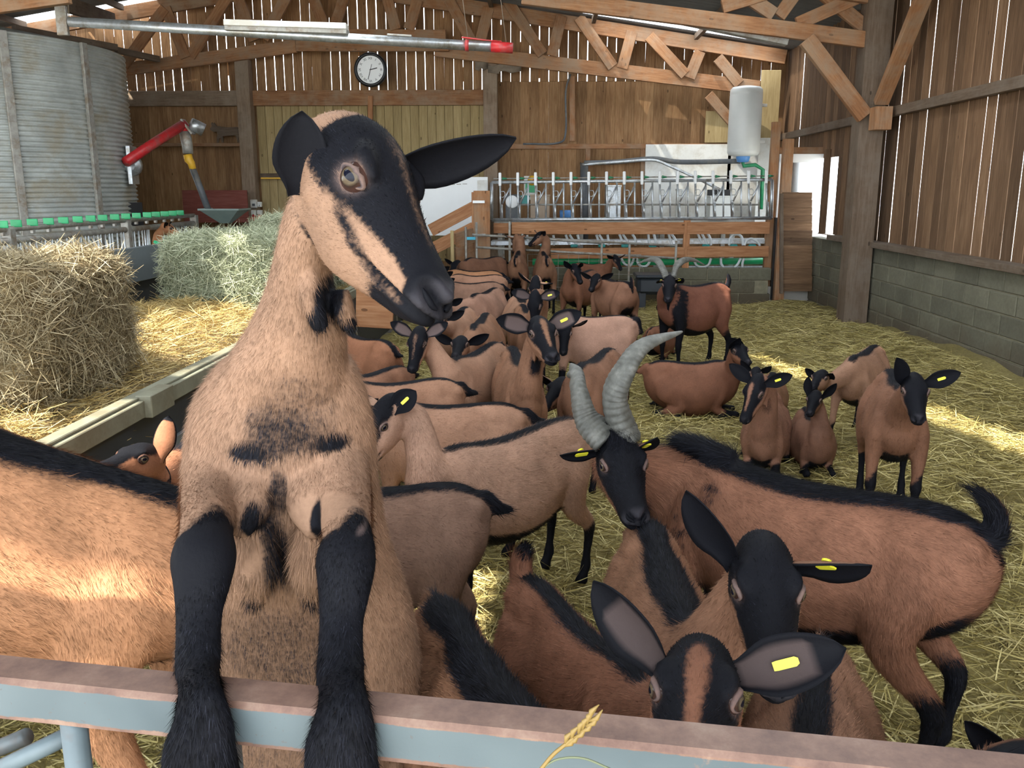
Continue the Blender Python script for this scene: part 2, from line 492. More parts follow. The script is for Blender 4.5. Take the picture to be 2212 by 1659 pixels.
def lathe(name, prof, mat, parent=None, loc=(0, 0, 0), m=24, axis='Z', smooth=True):
    V = []; n = len(prof)
    for r, z in prof:
        for k in range(m):
            a = 2 * math.pi * k / m
            q = (r * math.cos(a), r * math.sin(a), z)
            if axis == 'Y': q = (q[0], -q[2], q[1])
            V.append(q)
    Fc = [(i * m + k, i * m + (k + 1) % m, (i + 1) * m + (k + 1) % m, (i + 1) * m + k) for i in range(n - 1) for k in range(m)]
    Fc.append(tuple(range(m))[::-1]); Fc.append(tuple(range((n - 1) * m, n * m)))
    me = mesh_np(name, V, Fc, smooth)
    if smooth:
        for p in me.polygons:
            if len(p.vertices) > 4: p.use_smooth = False
    o = link(name, me, mat, parent)
    o.location = loc if parent is None else np.array(loc) - np.array(parent.location)
    return o
def prism(name, outline, t, mat, parent=None, M4=None):
    """flat outline (local x,z) extruded by t along local y"""
    n = len(outline)
    V = [(x, -t / 2, z) for x, z in outline] + [(x, t / 2, z) for x, z in outline]
    Fc = [tuple(range(n)), tuple(range(2 * n - 1, n - 1, -1))] + [(i, i + n, (i + 1) % n + n, (i + 1) % n) for i in range(n)]
    me = mesh_np(name, V, Fc)
    bm = bmesh.new(); bm.from_mesh(me); bmesh.ops.recalc_face_normals(bm, faces=bm.faces[:]); bm.to_mesh(me); bm.free()
    o = link(name, me, mat, parent)
    if M4 is not None: o.matrix_local = M4
    return o
def blades(name, base, dirs, length, width, mat, parent=None, loc=(0, 0, 0), droop=0.0, seed=1, kind='stuff'):
    """many thin stalks as one mesh: each a bent strip of two quads"""
    r = np.random.default_rng(seed)
    N = len(base)
    d = dirs / (np.linalg.norm(dirs, axis=1)[:, None] + 1e-9)
    s = np.cross(d, r.normal(size=(N, 3))); s /= np.linalg.norm(s, axis=1)[:, None] + 1e-9
    L = np.broadcast_to(np.asarray(length, float), (N,))[:, None]
    W = np.broadcast_to(np.asarray(width, float), (N,))[:, None]
    bend = r.normal(size=(N, 3)) * 0.10 * L; bend[:, 2] -= droop * L[:, 0]
    m = base + d * L * 0.5 + bend * 0.3
    e = base + d * L + bend
    V = np.stack([base - s * W / 2, base + s * W / 2, m + s * W / 2, m - s * W / 2, e + s * W * 0.25, e - s * W * 0.25], axis=1).reshape(-1, 3)
    V = V - np.array(loc)
    i = np.arange(N)[:, None] * 6
    Fq = np.concatenate([i + np.array([0, 1, 2, 3]), i + np.array([3, 2, 4, 5])], axis=1).reshape(-1, 4)
    me = bpy.data.meshes.new(name)
    me.vertices.add(len(V)); me.vertices.foreach_set('co', V.astype(np.float32).ravel())
    me.loops.add(Fq.size); me.loops.foreach_set('vertex_index', Fq.astype(np.int32).ravel())
    me.polygons.add(len(Fq)); me.polygons.foreach_set('loop_start', np.arange(0, Fq.size, 4, dtype=np.int32))
    me.update(calc_edges=True)
    at = me.attributes.new('rnd', 'FLOAT', 'POINT')
    at.data.foreach_set('value', np.repeat(r.random(N), 6).astype(np.float32))
    o = link(name, me, mat, parent)
    o.location = loc
    if kind: o['kind'] = kind
    return o

# ================================================================== THE BARN
XR, YB, RIDGE = 4.2, 17.0, -4.3
def roof_z(x): return 5.5 - 0.155 * abs(x - RIDGE)
def ground_z(x, y):
    """bedding level: flat, heaped a little along the block wall"""
    h = 0.02 * np.sin(x * 2.1 + y * 1.3) + 0.018 * np.sin(x * 5.3 - y * 3.1) + 0.012 * np.sin(y * 7.7 + x * 1.7)
    k = np.clip((x - 3.3) / 0.9, 0, 1) * np.clip((14.0 - y) / 5.0, 0, 1)
    return h + 0.16 * k

def grid_mesh(name, x0, x1, y0, y1, nx, ny, fz):
    X, Y = np.meshgrid(np.linspace(x0, x1, nx), np.linspace(y0, y1, ny))
    Z = fz(X, Y)
    V = np.stack([X, Y, Z], -1).reshape(-1, 3)
    Fc = [(j * nx + i, j * nx + i + 1, (j + 1) * nx + i + 1, (j + 1) * nx + i) for j in range(ny - 1) for i in range(nx - 1)]
    return mesh_np(name, V, Fc, True)
yard = link('ground', mesh_np('ground', [(-60, -60, -0.32), (60, -60, -0.32), (60, 70, -0.32), (-60, 70, -0.32)], [(0, 1, 2, 3)]), M['concrete'])
struct(yard)
floor = link('floor', grid_mesh('floor', -1.96, 4.3, -1.5, 14.0, 70, 170, ground_z), M['bed']); struct(floor)
floor2 = link('floor_far_pen', grid_mesh('floor_far_pen', -12.5, -3.7, -1.5, 17.0, 10, 20, lambda x, y: 0 * x + 0.05), M['bed']); struct(floor2)
floor3 = link('floor_parlour', box_mesh(5.4, 2.7, 0.4), M['concrete'], None, (1.55, 15.62, 0.02)); struct(floor3)
floor3b = link('floor_feed_store', box_mesh(2.85, 3.2, 0.3), M['concrete'], None, (-2.5, 15.45, -0.05)); struct(floor3b)

# straw bedding: stalks lying every way on the bed
N = 120000
sx = rng.uniform(-1.85, 4.02, N); sy = 0.6 + 13.2 * rng.random(N) ** 1.25
sz = ground_z(sx, sy) + rng.uniform(0.0, 0.035, N)
ang = rng.uniform(0, 2 * math.pi, N); el = rng.normal(0.04, 0.16, N)
sl_ = rng.uniform(0.06, 0.20, N); cx_ = np.cos(ang); ex_ = sx + sl_ * cx_ * 1.25
cx_ = np.where((ex_ > 4.17) | (ex_ < -1.92), -cx_, cx_)      # no stalk runs into a wall or the trough
blades('straw_bedding', np.stack([sx, sy, sz], 1), np.stack([cx_, np.sin(ang), el], 1),
       sl_, rng.uniform(0.003, 0.006, N), M['straw'], seed=3)['label'] = 'loose yellow straw strewn over the pen floor'

# ---- right wall: block plinth, boards, rails
wr = struct(empty('wall_right', (XR, 9.0, 0)))
plinth = beam('mortar_bed', (XR + 0.10, 2.0, 0.40), (XR + 0.10, 17.0, 0.40), 0.17, 1.22, M['mortar'], wr)
for c in range(6):
    z = -0.08 + 0.2 * c
    y = 5.0 + (0.25 if c % 2 else 0.0)
    while y < 16.6:
        o = beam('block', (XR + 0.095, y, z), (XR + 0.095, y + 0.485, z), 0.19 + rng.uniform(-.006, .006), 0.186, M['block'], wr, bev=0.008)
        y += 0.5
cap = beam('wall_plate', (XR + 0.06, 2.0, 1.055), (XR + 0.06, 13.3, 1.055), 0.26, 0.07, M['post'], wr)
y = 5.2
WIN = (13.55, 15.5, 1.02, 2.22)
while y < 16.9:
    w = 0.196 + rng.uniform(-0.010, 0.0)
    g = float(rng.choice([0.003, 0.006, 0.007, 0.008, 0.009, 0.010, 0.012, 0.017])); bx_ = XR + 0.115 + float(rng.choice([0, .004, .008]))
    zt = 4.19
    ym = y + 0.1
    tilt = rng.uniform(-0.006, 0.006)
    if WIN[0] < ym < WIN[1]:
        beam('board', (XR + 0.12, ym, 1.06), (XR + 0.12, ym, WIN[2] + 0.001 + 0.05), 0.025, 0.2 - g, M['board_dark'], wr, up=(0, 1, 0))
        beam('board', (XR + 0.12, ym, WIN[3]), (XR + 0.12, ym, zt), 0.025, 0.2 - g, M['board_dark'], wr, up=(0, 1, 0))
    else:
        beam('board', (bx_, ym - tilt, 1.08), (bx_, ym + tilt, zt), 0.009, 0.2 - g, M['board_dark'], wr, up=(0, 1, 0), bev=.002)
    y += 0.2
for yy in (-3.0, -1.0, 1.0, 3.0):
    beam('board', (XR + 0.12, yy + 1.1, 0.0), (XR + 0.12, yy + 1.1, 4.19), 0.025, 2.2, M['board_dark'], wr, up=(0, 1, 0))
beam('wall_rail', (XR + 0.04, 2.0, 2.70), (XR + 0.04, 16.8, 2.66), 0.09, 0.11, M['post'], wr)

# ---- back wall
wb = struct(empty('wall_back', (-2.0, YB, 0)))
x = -11.0
i = 0
while x < XR:
    xm = x + 0.0875
    lo_z, up_z = 0.0, (3.45 if xm < -1.1 else 3.68)
    top = math.floor(roof_z(xm) / 0.05) * 0.05 - 0.02
    beam('board', (xm, YB, lo_z), (xm, YB, up_z), 0.1749, 0.024, M['board'], wb, up=(0, 1, 0))
    gap = float(rng.choice([0.004, 0.010, 0.014, 0.018, 0.022])) if rng.random() < 0.85 else 0.001
    t = rng.uniform(-0.004, 0.004)
    beam('board', (xm - t, YB - 0.01, up_z), (xm + t, YB - 0.01, top), 0.175 - gap, 0.024, M['board'], wb, up=(0, 1, 0))
    # ragged cover strip behind some joints, so that the slits break off
    if rng.random() < 0.5:
        za = rng.uniform(up_z, max(up_z + .02, top - 0.5)); zb = za + rng.uniform(0.25, 0.6)
        beam('batten', (x, YB + 0.02, za), (x, YB + 0.02, min(zb, top)), 0.05, 0.012, M['board'], wb, up=(0, 1, 0))
    x += 0.175
for px in (535, 1060):
    p = aY(px, 300, 16.75)
    beam('post', (p[0], 16.75, 0), (p[0], 16.75, 4.05), 0.25, 0.22, M['post_back'], wb, up=(0, 1, 0))
za, zb = aY(600, 195, 16.8)[2], aY(600, 228, 16.8)[2]
beam('girt', (-8.3, 16.86, (za + zb) / 2), (-5.72, 16.86, (za + zb) / 2), 0.1, za - zb, M['post_back'], wb)
beam('girt', (-5.46, 16.86, (za + zb) / 2), (-1.12, 16.86, (za + zb) / 2), 0.1, za - zb, M['beam'], wb)
xx = -5.42
while xx < -1.2:
    beam('pale_board', (xx + 0.08, 16.94, 0.4), (xx + 0.08, 16.94, zb + 0.02), 0.155, 0.03, M['board_pale'], wb, up=(0, 1, 0))
    xx += 0.16
zr = aY(1300, 316, 16.85)[2]
beam('girt', (-0.95, 16.88, zr), (4.1, 16.88, zr), 0.08, 0.09, M['beam'], wb)
p0, p1 = aY(1236, 165, 16.88), aY(1236, 305, 16.88)
beam('stud', p0, p1, 0.10, 0.07, M['beam'], wb, up=(0, 1, 0))
for px in (1270, 1389):
    p0, p1 = aY(px, 320, 16.88), aY(px, 460, 16.88)
    beam('stud', p0, p1, 0.09, 0.07, M['beam'], wb, up=(0, 1, 0))
p0, p1 = aY(800, 207, 16.78), aY(800, 262, 16.78)
beam('stud', p0, p1, 0.09, 0.05, M['rail'], wb, up=(0, 1, 0))
beam('shelf', aY(275, 313, 16.8), aY(528, 313, 16.8), 0.14, 0.06, M['beam'], wb)
beam('lintel', aY(563, 380, 16.8), aY(760, 380, 16.8), 0.10, 0.09, M['post'], wb)
beam('lintel', aY(565, 385, 16.79), aY(760, 385, 16.79), 0.11, 0.03, M['yellow'], wb)
# white sheets lining the parlour end
for a, b_ in (((1395, 312), (1572, 480)), ((1572, 335), (1640, 480))):
    q0, q1 = aY(*a, 16.83), aY(*b_, 16.83)
    beam('white_sheet', ((q0[0] + q1[0]) / 2, 16.83, q1[2]), ((q0[0] + q1[0]) / 2, 16.83, q0[2]), q1[0] - q0[0], 0.03, M['white'], wb, up=(0, 1, 0))
q0, q1 = aY(1525, 240, 16.84), aY(1575, 308, 16.84)
beam('insulation_sheet', ((q0[0] + q1[0]) / 2, 16.84, q1[2]), ((q0[0] + q1[0]) / 2, 16.84, q0[2]), q1[0] - q0[0], 0.03, M['board_pale'], wb, up=(0, 1, 0))
q0, q1 = aY(1640, 150, 16.3), aY(1690, 300, 16.3)
beam('plywood_sheet', ((q0[0] + q1[0]) / 2, 16.4, q1[2]), ((q0[0] + q1[0]) / 2, 16.4, q0[2]), 0.34, 0.03, M['board_pale'], wb, up=(0, 1, 0))
q0, q1 = aY(1640, 298, 16.2), aY(1672, 480, 16.2)
beam('white_sheet', ((q0[0] + q1[0]) / 2, 16.2, q1[2]), ((q0[0] + q1[0]) / 2, 16.2, q0[2]), q1[0] - q0[0], 0.03, M['white'], wb, up=(0, 1, 0))

beam('corner_board', (XR + .10, YB - .03, 0), (XR + .10, YB - .03, 4.25), .30, .03, M['board'], wb, up=(0, 1, 0))
beam('corner_board', (XR + .13, 16.75, 1.0), (XR + .13, 16.75, 4.2), .02, .50, M['board_dark'], wr, up=(0, 1, 0))

# ---- left wall beyond the silo (far), closes the pen
wl = struct(empty('wall_left', (-12.6, 9, 0)))
for k in range(20):
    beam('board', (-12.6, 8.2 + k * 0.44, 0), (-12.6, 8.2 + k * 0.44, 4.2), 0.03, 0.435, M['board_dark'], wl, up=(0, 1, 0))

# ---- roof: corrugated sheets with rooflights, unseen sun openings and added fill sheets
HOLES = []
def rect(x0, x1, y0, y1): return [(x0, y0), (x1, y0), (x1, y1), (x0, y1)]
RL = [rect(0.6, 3.95, 15.55, 16.45), rect(-8.4, -7.0, 16.45, 17.0), rect(-9.6, -8.7, 16.2, 16.9)]
FILL_SHEETS = [rect(-2.7, -1.5, 3.0, 11.5), rect(1.5, 2.5, 3.0, 11.0)]       # unseen milky sheets, added to brighten the pen below
def back_to_roof(p):
    """where the sun ray that hits p comes through the roof"""
    p = np.array(p, float)
    for sgn in (1, -1):
        # z = 5.5 -+ .155 (x - RIDGE)
        t = (5.5 - sgn * 0.155 * (p[0] - RIDGE) - p[2]) / (-SUN_DIR[2] - sgn * 0.155 * SUN_DIR[0])
        q = p - SUN_DIR * t
        if sgn * (q[0] - RIDGE) >= 0: return (q[0], q[1])
    return (q[0], q[1])
SUN_GAPS = [  # unseen roof openings, shaped so the sun patches fall where wanted
    [back_to_roof(p) for p in ((2.16, 9.3, 0), (2.42, 9.2, 0), (2.62, 8.2, 0), (2.42, 8.1, 0))],
    [back_to_roof(p) for p in ((2.40, 8.0, 0), (2.75, 8.0, 0), (4.2, 4.2, 0), (3.75, 4.2, 0))],
    [back_to_roof(p) for p in ((-3.0, 5.5, 1.0), (-2.0, 4.5, 0.8), (-1.9, 7.2, 0.9), (-2.55, 7.6, 1.1))],
    [back_to_roof(p) for p in ((-3.2, 3.0, 1.2), (-2.0, 2.6, 0.9), (-1.95, 4.0, 0.7), (-2.5, 4.0, 1.0))],
    [back_to_roof(aY(*p, 1.58)) for p in ((-300, 1080), (330, 1130), (380, 1440), (-300, 1440))],
    [back_to_roof(p) for p in ((-1.9, 2.4, 1.1), (-1.9, 3.4, 1.1), (-0.9, 3.4, 1.1), (-0.9, 2.4, 1.1))],
]
def inside(P, poly):
    x, y = P[:, 0], P[:, 1]
    r = np.zeros(len(P), bool); n = len(poly)
    for i in range(n):
        (x0, y0), (x1, y1) = poly[i], poly[(i + 1) % n]
        c = ((y0 > y) != (y1 > y)) & (x < (x1 - x0) * (y - y0) / ((y1 - y0) + 1e-12) + x0)
        r ^= c
    return r
def corr_z(x, y): return 5.5 - 0.155 * np.abs(x - RIDGE) + 0.02 * np.sin(y * 2 * math.pi / 0.18)
gx = np.concatenate([np.arange(-13.0, -4.4, 0.2), np.arange(-4.4, 4.61, 0.1)]); gy = np.arange(-2.6, 16.985, 0.045)
GX, GY = np.meshgrid(gx, gy)
V = np.stack([GX, GY, corr_z(GX, GY)], -1).reshape(-1, 3)
nx = len(gx)
jj, ii = np.meshgrid(np.arange(len(gy) - 1), np.arange(nx - 1), indexing='ij')
Q = np.stack([jj * nx + ii, jj * nx + ii + 1, (jj + 1) * nx + ii + 1, (jj + 1) * nx + ii], -1).reshape(-1, 4)
ctr = V[Q].mean(1)[:, :2]
keep = np.ones(len(Q), bool)
for poly in RL + FILL_SHEETS + SUN_GAPS: keep &= ~inside(ctr, poly)
me = bpy.data.meshes.new('roof'); Qk = Q[keep]
me.vertices.add(len(V)); me.vertices.foreach_set('co', V.astype(np.float32).ravel())
me.loops.add(Qk.size); me.loops.foreach_set('vertex_index', Qk.astype(np.int32).ravel())
me.polygons.add(len(Qk)); me.polygons.foreach_set('loop_start', np.arange(0, Qk.size, 4, dtype=np.int32))
me.update(calc_edges=True); me.polygons.foreach_set('use_smooth', [True] * len(me.polygons))
roof = struct(link('roof', me, M['corr']))
for r in RL + FILL_SHEETS:  # seen rooflights, then the unseen sheets added to brighten the pen
    (x0, y0), (x1, _), (_, y1), _ = r
    o = link('rooflight', grid_mesh('rooflight', x0 - .05, x1 + .05, y0 - .03, y1 + .03, 4, int((y1 - y0 + .06) / 0.03), lambda a, b: corr_z(a, b) + 0.012), M['milky'] if r in FILL_SHEETS else M['rooflight'], roof)

# ---- roof timbers
tr = struct(empty('trim_1', (RIDGE, 16.55, 4.0)), 'back roof truss of sawn timber')
TY = 16.6
def chord(t, pts, Y, hpx, name='chord', w=0.09):
    for a, b_ in zip(pts[:-1], pts[1:]):
        p, q = aY(*a, Y), aY(*b_, Y)
        h = hpx / FPX * Y
        beam(name, p, q, w, h, M['beam'], t)
chord(tr, [(255, 152), (640, 100)], TY, 25)
chord(tr, [(640, 100), (970, 100)], TY - 0.12, 20, 'collar_tie')
chord(tr, [(720, 74), (963, 76)], TY - 0.02, 20, 'collar_tie')
chord(tr, [(940, 107), (1640, 190)], TY, 27)
def web(t, a, b_, Y, wpx, up_end=True):
    p, q = aY(*a, Y), aY(*b_, Y)
    if q[2] < p[2]: p, q = q, p
    if up_end and min(a[1], b_[1]) < 60:
        for _ in range(60):
            if q[2] > roof_z(q[0]) - 0.22: break
            q = q + (q - p) * 0.06
    beam('web', p, q, 0.07, wpx / FPX * Y, M['beam'], t, up=(1, 0, 0) if abs(q[2] - p[2]) > abs(q[0] - p[0]) else (0, 0, 1))
WEBT = [0.0]
for a, b_ in [((267, 142), (338, 44)), ((365, 34), (402, 125)), ((412, 122), (486, 3)), ((516, 0), (550, 88)), ((570, 84), (614, 3)),
              ((678, 0), (702, 60)), ((722, 60), (742, 0)), ((838, 0), (855, 64)), ((883, 64), (902, 0)), ((970, 0), (1020, 92)), ((1037, 91), (1056, 17)),
              ((1095, 0), (1172, 118)), ((1192, 121), (1213, 34)), ((1250, 37), (1324, 145)), ((1344, 148), (1365, 68)),
              ((1402, 78), (1480, 162)), ((1489, 169), (1512, 111)), ((1550, 125), (1597, 182))]:
    WEBT[0] = (WEBT[0] + .013) % .05; web(tr, a, b_, TY - 0.07 + WEBT[0], 22)
# top chords follow the roof
beam('chord', (-10.5, TY, roof_z(-10.5) - 0.16), (RIDGE, TY, roof_z(RIDGE) - 0.16), 0.09, 0.24, M['beam'], tr)
beam('chord', (RIDGE, TY, roof_z(RIDGE) - 0.16), (XR, TY, roof_z(XR) - 0.16), 0.09, 0.24, M['beam'], tr)
beam('brace', aY(1530, 205, 16.4), aY(1600, 285, 16.4), 0.08, 0.17, M['beam'], tr)

tn = struct(empty('trim_2', (0.5, 11.6, 4.0)), 'nearer roof truss and posts on the side wall')
NY = 11.6
WEBN = [0.0]
chord(tn, [(1128, -8), (1900, 90)], NY, 31)
for a, b_ in [((1560, 15), (1610, 0)), ((1625, 0), (1672, 32)), ((1682, 36), (1708, 0)), ((1722, 52), (1840, 0)), ((1796, 0), (1872, 62))]:
    WEBN[0] += .012; web(tn, a, b_, NY + 0.05 + WEBN[0], 26)
beam('chord', (-6.0, NY, roof_z(-6.0) - 0.16), (RIDGE, NY, roof_z(RIDGE) - 0.16), 0.09, 0.24, M['beam'], tn)
beam('chord', (RIDGE, NY, roof_z(RIDGE) - 0.16), (XR, NY, roof_z(XR) - 0.16), 0.09, 0.24, M['beam'], tn)
p = aY(1400, 30, NY + 0.1); q = aY(1700, 92, NY + 0.1)
beam('dusty_batten', p, q, 0.14, 0.08, M['galv_dull'], tn)
pb = aX(1870, 530, 4.02)
beam('post', (4.02, NY + 0.05, 0.0), (4.02, NY + 0.05, 4.1), 0.30, 0.30, M['post'], tn, up=(0, 1, 0))
beam('brace', aY(1742, 85, NY - 0.13), aY(1868, 252, NY - 0.13), 0.10, 0.19, M['beam'], tn)
beam('brace', aX(1903, 222, 4.10), aX(2000, -20, 4.10), 0.09, 0.17, M['beam'], tn, up=(1, 0, 0))
beam('corbel', (4.05, NY - 0.30, 2.45), (4.05, NY - 0.30, 2.72), 0.2, 0.22, M['beam'], tn, up=(0, 1, 0))
# purlins under the roof sheets
tp = struct(empty('trim_3', (0, 9, 4.6)), 'roof purlins')
for xq in (-9.4, -7.6, -5.8, -2.8, -1.0, 0.8, 2.6):
    beam('purlin', (xq, -2.0, roof_z(xq) - 0.075), (xq, 16.5, roof_z(xq) - 0.075), 0.07, 0.10, M['post'], tp)
beam('tie_beam', aY(90, -8, 11.0), aY(243, 42, 16.0), 0.10, 0.2, M['post'], tp)
beam('tie_beam', aY(-20, 18, 9.5), aY(150, -6, 9.5), 0.08, 0.12, M['beam'], tp)
beam('tie_beam', aY(30, 62, 13.5), aY(250, 103, 15.0), 0.12, 0.10, M['post'], tp)
beam('tie_beam', aY(250, 108, 15.5), aY(342, 128, 16.2), 0.10, 0.10, M['post'], tp)

# ---- parlour front wall: low blocks
wp = struct(empty('wall_parlour', (1.3, 14.0, 0)))
beam('mortar_bed', (-0.95, 14.10, 0.20), (3.5, 14.10, 0.20), 0.16, 0.64, M['mortar'], wp)
for c in range(3):
    z = 0.04 + 0.2 * c
    xq = -0.95 + (0.25 if c % 2 else 0)
    while xq < 3.1:
        beam('block', (xq, 14.09, z), (xq + 0.485, 14.09, z), 0.17, 0.188, M['block'], wp, bev=0.008)
        xq += 0.5

# ---- glazed door standing open beside the parlour, boards before it
dr = struct(empty('door_1', (3.85, 14.35, 0.5)), 'white framed door with frosted pane')
q0, q1 = aY(1692, 342, 14.35), aY(1786, 506, 14.35)
dx0, dx1, dz1, dz0 = q0[0], q1[0] - 0.07, q0[2], q1[2]
for a, b_ in (((dx0, dz1), (dx1, dz1)), ((dx0, dz0), (dx1, dz0))):
    beam('frame_rail', (a[0] - .06, 14.35, a[1]), (b_[0] + .06, 14.35, b_[1]), 0.06, 0.13, M['white_clean'], dr)
for xq in (dx0, dx1):
    beam('frame_stile', (xq, 14.35, dz0), (xq, 14.35, dz1), 0.12, 0.06, M['white_clean'], dr, up=(0, 1, 0))
beam('pane', (dx0, 14.35, (dz0 + dz1) / 2), (dx1, 14.35, (dz0 + dz1) / 2), 0.012, dz1 - dz0, M['glass'], dr, bev=0)
beam('casing', (dx0 - .13, 14.40, 0.2), (dx0 - .13, 14.40, dz1 + .55), 0.13, 0.10, M['beam'], dr, up=(0, 1, 0))
beam('casing', (dx0 - .13, 14.42, dz1 + .12), (dx1 + .2, 14.42, dz1 + .12), 0.10, 0.10, M['beam'], dr)
beam('casing', (4.12, 13.5, 1.1), (4.12, 13.5, dz1 + .1), 0.08, 0.08, M['board_dark'], dr, up=(0, 1, 0))

# ================================================================== FITTINGS
def P3(px, py, Y): return aY(px, py, Y)
# ---- grain silo: horizontally corrugated sheet rings, stiffeners
SCX, SCY, SR = -8.75, 13.10, 2.45
silo = empty('grain_silo', (SCX, SCY, 0.05))
tag(silo, 'round grain silo of corrugated grey steel sheets with vertical stiffeners', 'silo')
ZT = 3.70
m = 96
for b_ in range(4):
    z0, z1 = 0.05 + b_ * (ZT - 0.05) / 4, 0.05 + (b_ + 1) * (ZT - 0.05) / 4
    nz = 72; V = []
    for i in range(nz + 1):
        z = z0 + (z1 - z0) * i / nz
        r_ = SR + 0.016 * math.sin(z * 2 * math.pi / 0.0655) - 0.004 * b_
        for j in range(m):
            a = 2 * math.pi * j / m; V.append((r_ * math.cos(a), r_ * math.sin(a), z - 0.05))
    Fc = [(i * m + j, i * m + (j + 1) % m, (i + 1) * m + (j + 1) % m, (i + 1) * m + j) for i in range(nz) for j in range(m)
          if math.sin(2 * math.pi * (j + .5) / m) < 0.55]
    link('sheet_ring', mesh_np('sheet_ring', V, Fc, True), M['silo'], silo)
V = [(SR * math.cos(2 * math.pi * j / m), SR * math.sin(2 * math.pi * j / m), ZT - .05) for j in range(m)] + [(0, 0, ZT + 0.45)]
link('cone_roof', mesh_np('cone_roof', V, [(j, (j + 1) % m, m) for j in range(m)]), M['silo'], silo)
for px in (38, 203, -130):
    q = None
    a0 = min(np.linspace(-2.4, 0.6, 600), key=lambda a: abs((lambda p: PCX + FPX * (p - CAM).dot(c_r) / (p - CAM).dot(c_f))(np.array([SCX + SR * math.cos(a), SCY + SR * math.sin(a), 2.0])) - px))
    e = np.array([math.cos(a0), math.sin(a0), 0])
    p = np.array([SCX, SCY, 0]) + e * (SR + 0.025)
    beam('stiffener', (p[0], p[1], 0.05), (p[0], p[1], ZT), 0.05, 0.10, M['galv_dull'], silo, up=tuple(np.cross((0, 0, 1), e)))
ep = np.array([math.cos(0.16), math.sin(0.16), 0])
pp = np.array([SCX, SCY, 2.1]) + ep * (SR + .06)
beam('outlet_plate', pp + (0, 0, -.28), pp + (0, 0, .28), 0.06, 0.36, M['galv'], silo, up=tuple(np.cross((0, 0, 1), ep)))
lathe('outlet_ring', [(0.16, 0), (0.16, .10), (.09, .10), (.09, 0.12)], M['galv'], silo, tuple(pp), 18, 'Y')
pq = np.array([SCX, SCY, 1.35]) + np.array([math.cos(0.16), math.sin(0.16), 0]) * (SR + .02)
beam('hatch', pq + (0, 0, -.2), pq + (0, 0, .2), 0.06, 0.3, M['black'], silo, up=(.35, .93, 0))

# ---- red auger from the silo to the hopper
au = empty('auger', tuple(P3(265, 348, 13.0))); tag(au, 'red auger tube rising from the silo to a grey drop pipe', 'auger')
tube('auger_tube', [P3(272, 350, 13.2), P3(330, 311, 13.7), P3(398, 268, 14.3)], 0.075, M['red'], au, 14)
tube('motor', [P3(412, 268, 14.3), P3(424, 273, 14.35), P3(440, 281, 14.4)], 0.10, M['galv'], au, 14)
beam('motor_bracket', P3(394, 258, 14.3), P3(418, 290, 14.3), 0.16, 0.03, M['galv_dull'], au)
tube('head_joint', [P3(396, 270, 14.3), P3(398, 284, 14.3)], 0.085, M['red'], au, 14)
tube('woven_sleeve', [P3(398, 284, 14.3), P3(402, 300, 14.3), P3(405, 318, 14.3), P3(406, 332, 14.3)], [.08, .088, .082, .08], M['galv_dull'], au, 14)
tube('yellow_cuff', [P3(405, 334, 14.3), P3(408, 346, 14.3), P3(413, 352, 14.3), P3(417, 366, 14.3)], [.068, .070, .058, .052], M['yellow'], au, 14)
tube('drop_pipe', [P3(416, 364, 14.3), P3(432, 405, 14.3), P3(450, 454, 14.3)], 0.052, M['grey_pipe'], au, 14)
hp = empty('hopper', tuple(P3(485, 485, 14.3))); tag(hp, 'grey-green sheet metal hopper below the drop pipe', 'hopper')
c0 = P3(486, 452, 14.3); c1 = P3(488, 482, 14.3)
def frustum(name, ca, wa, da, cb, wb, db, mat, parent):
    V = [(ca[0] + sx * wa, ca[1] + sy * da, ca[2]) for sx, sy in ((-1, -1), (1, -1), (1, 1), (-1, 1))] + [(cb[0] + sx * wb, cb[1] + sy * db, cb[2]) for sx, sy in ((-1, -1), (1, -1), (1, 1), (-1, 1))]
    V = [np.array(v) - np.array(parent.location) for v in V]
    return link(name, mesh_np(name, V, [(0, 1, 5, 4), (1, 2, 6, 5), (2, 3, 7, 6), (3, 0, 4, 7), (4, 5, 6, 7)]), mat, parent)
frustum('funnel', c0, .32, .30, c1, .07, .07, M['hopper'], hp)
for sgx in (-1, 1):
    beam('funnel_rim', (c0[0] + sgx * .32, c0[1] - .3, c0[2]), (c0[0] + sgx * .32, c0[1] + .3, c0[2]), .02, .03, M['hopper'], hp)
beam('funnel_rim', (c0[0] - .33, c0[1] - .3, c0[2]), (c0[0] + .33, c0[1] - .3, c0[2]), .02, .03, M['hopper'], hp)
beam('feed_box', (c1[0] - .36, 14.3, 0.60), (c1[0] + .36, 14.3, 0.60), 0.5, c1[2] - 0.15, M['hopper'], hp)

rp = beam('red_board', P3(396, 446, 16.2), P3(536, 446, 16.2), 0.03, P3(460, 412, 16.2)[2] - P3(460, 482, 16.2)[2], M['rust_panel'])
tag(rp, 'dull red board standing behind the hopper', 'board')
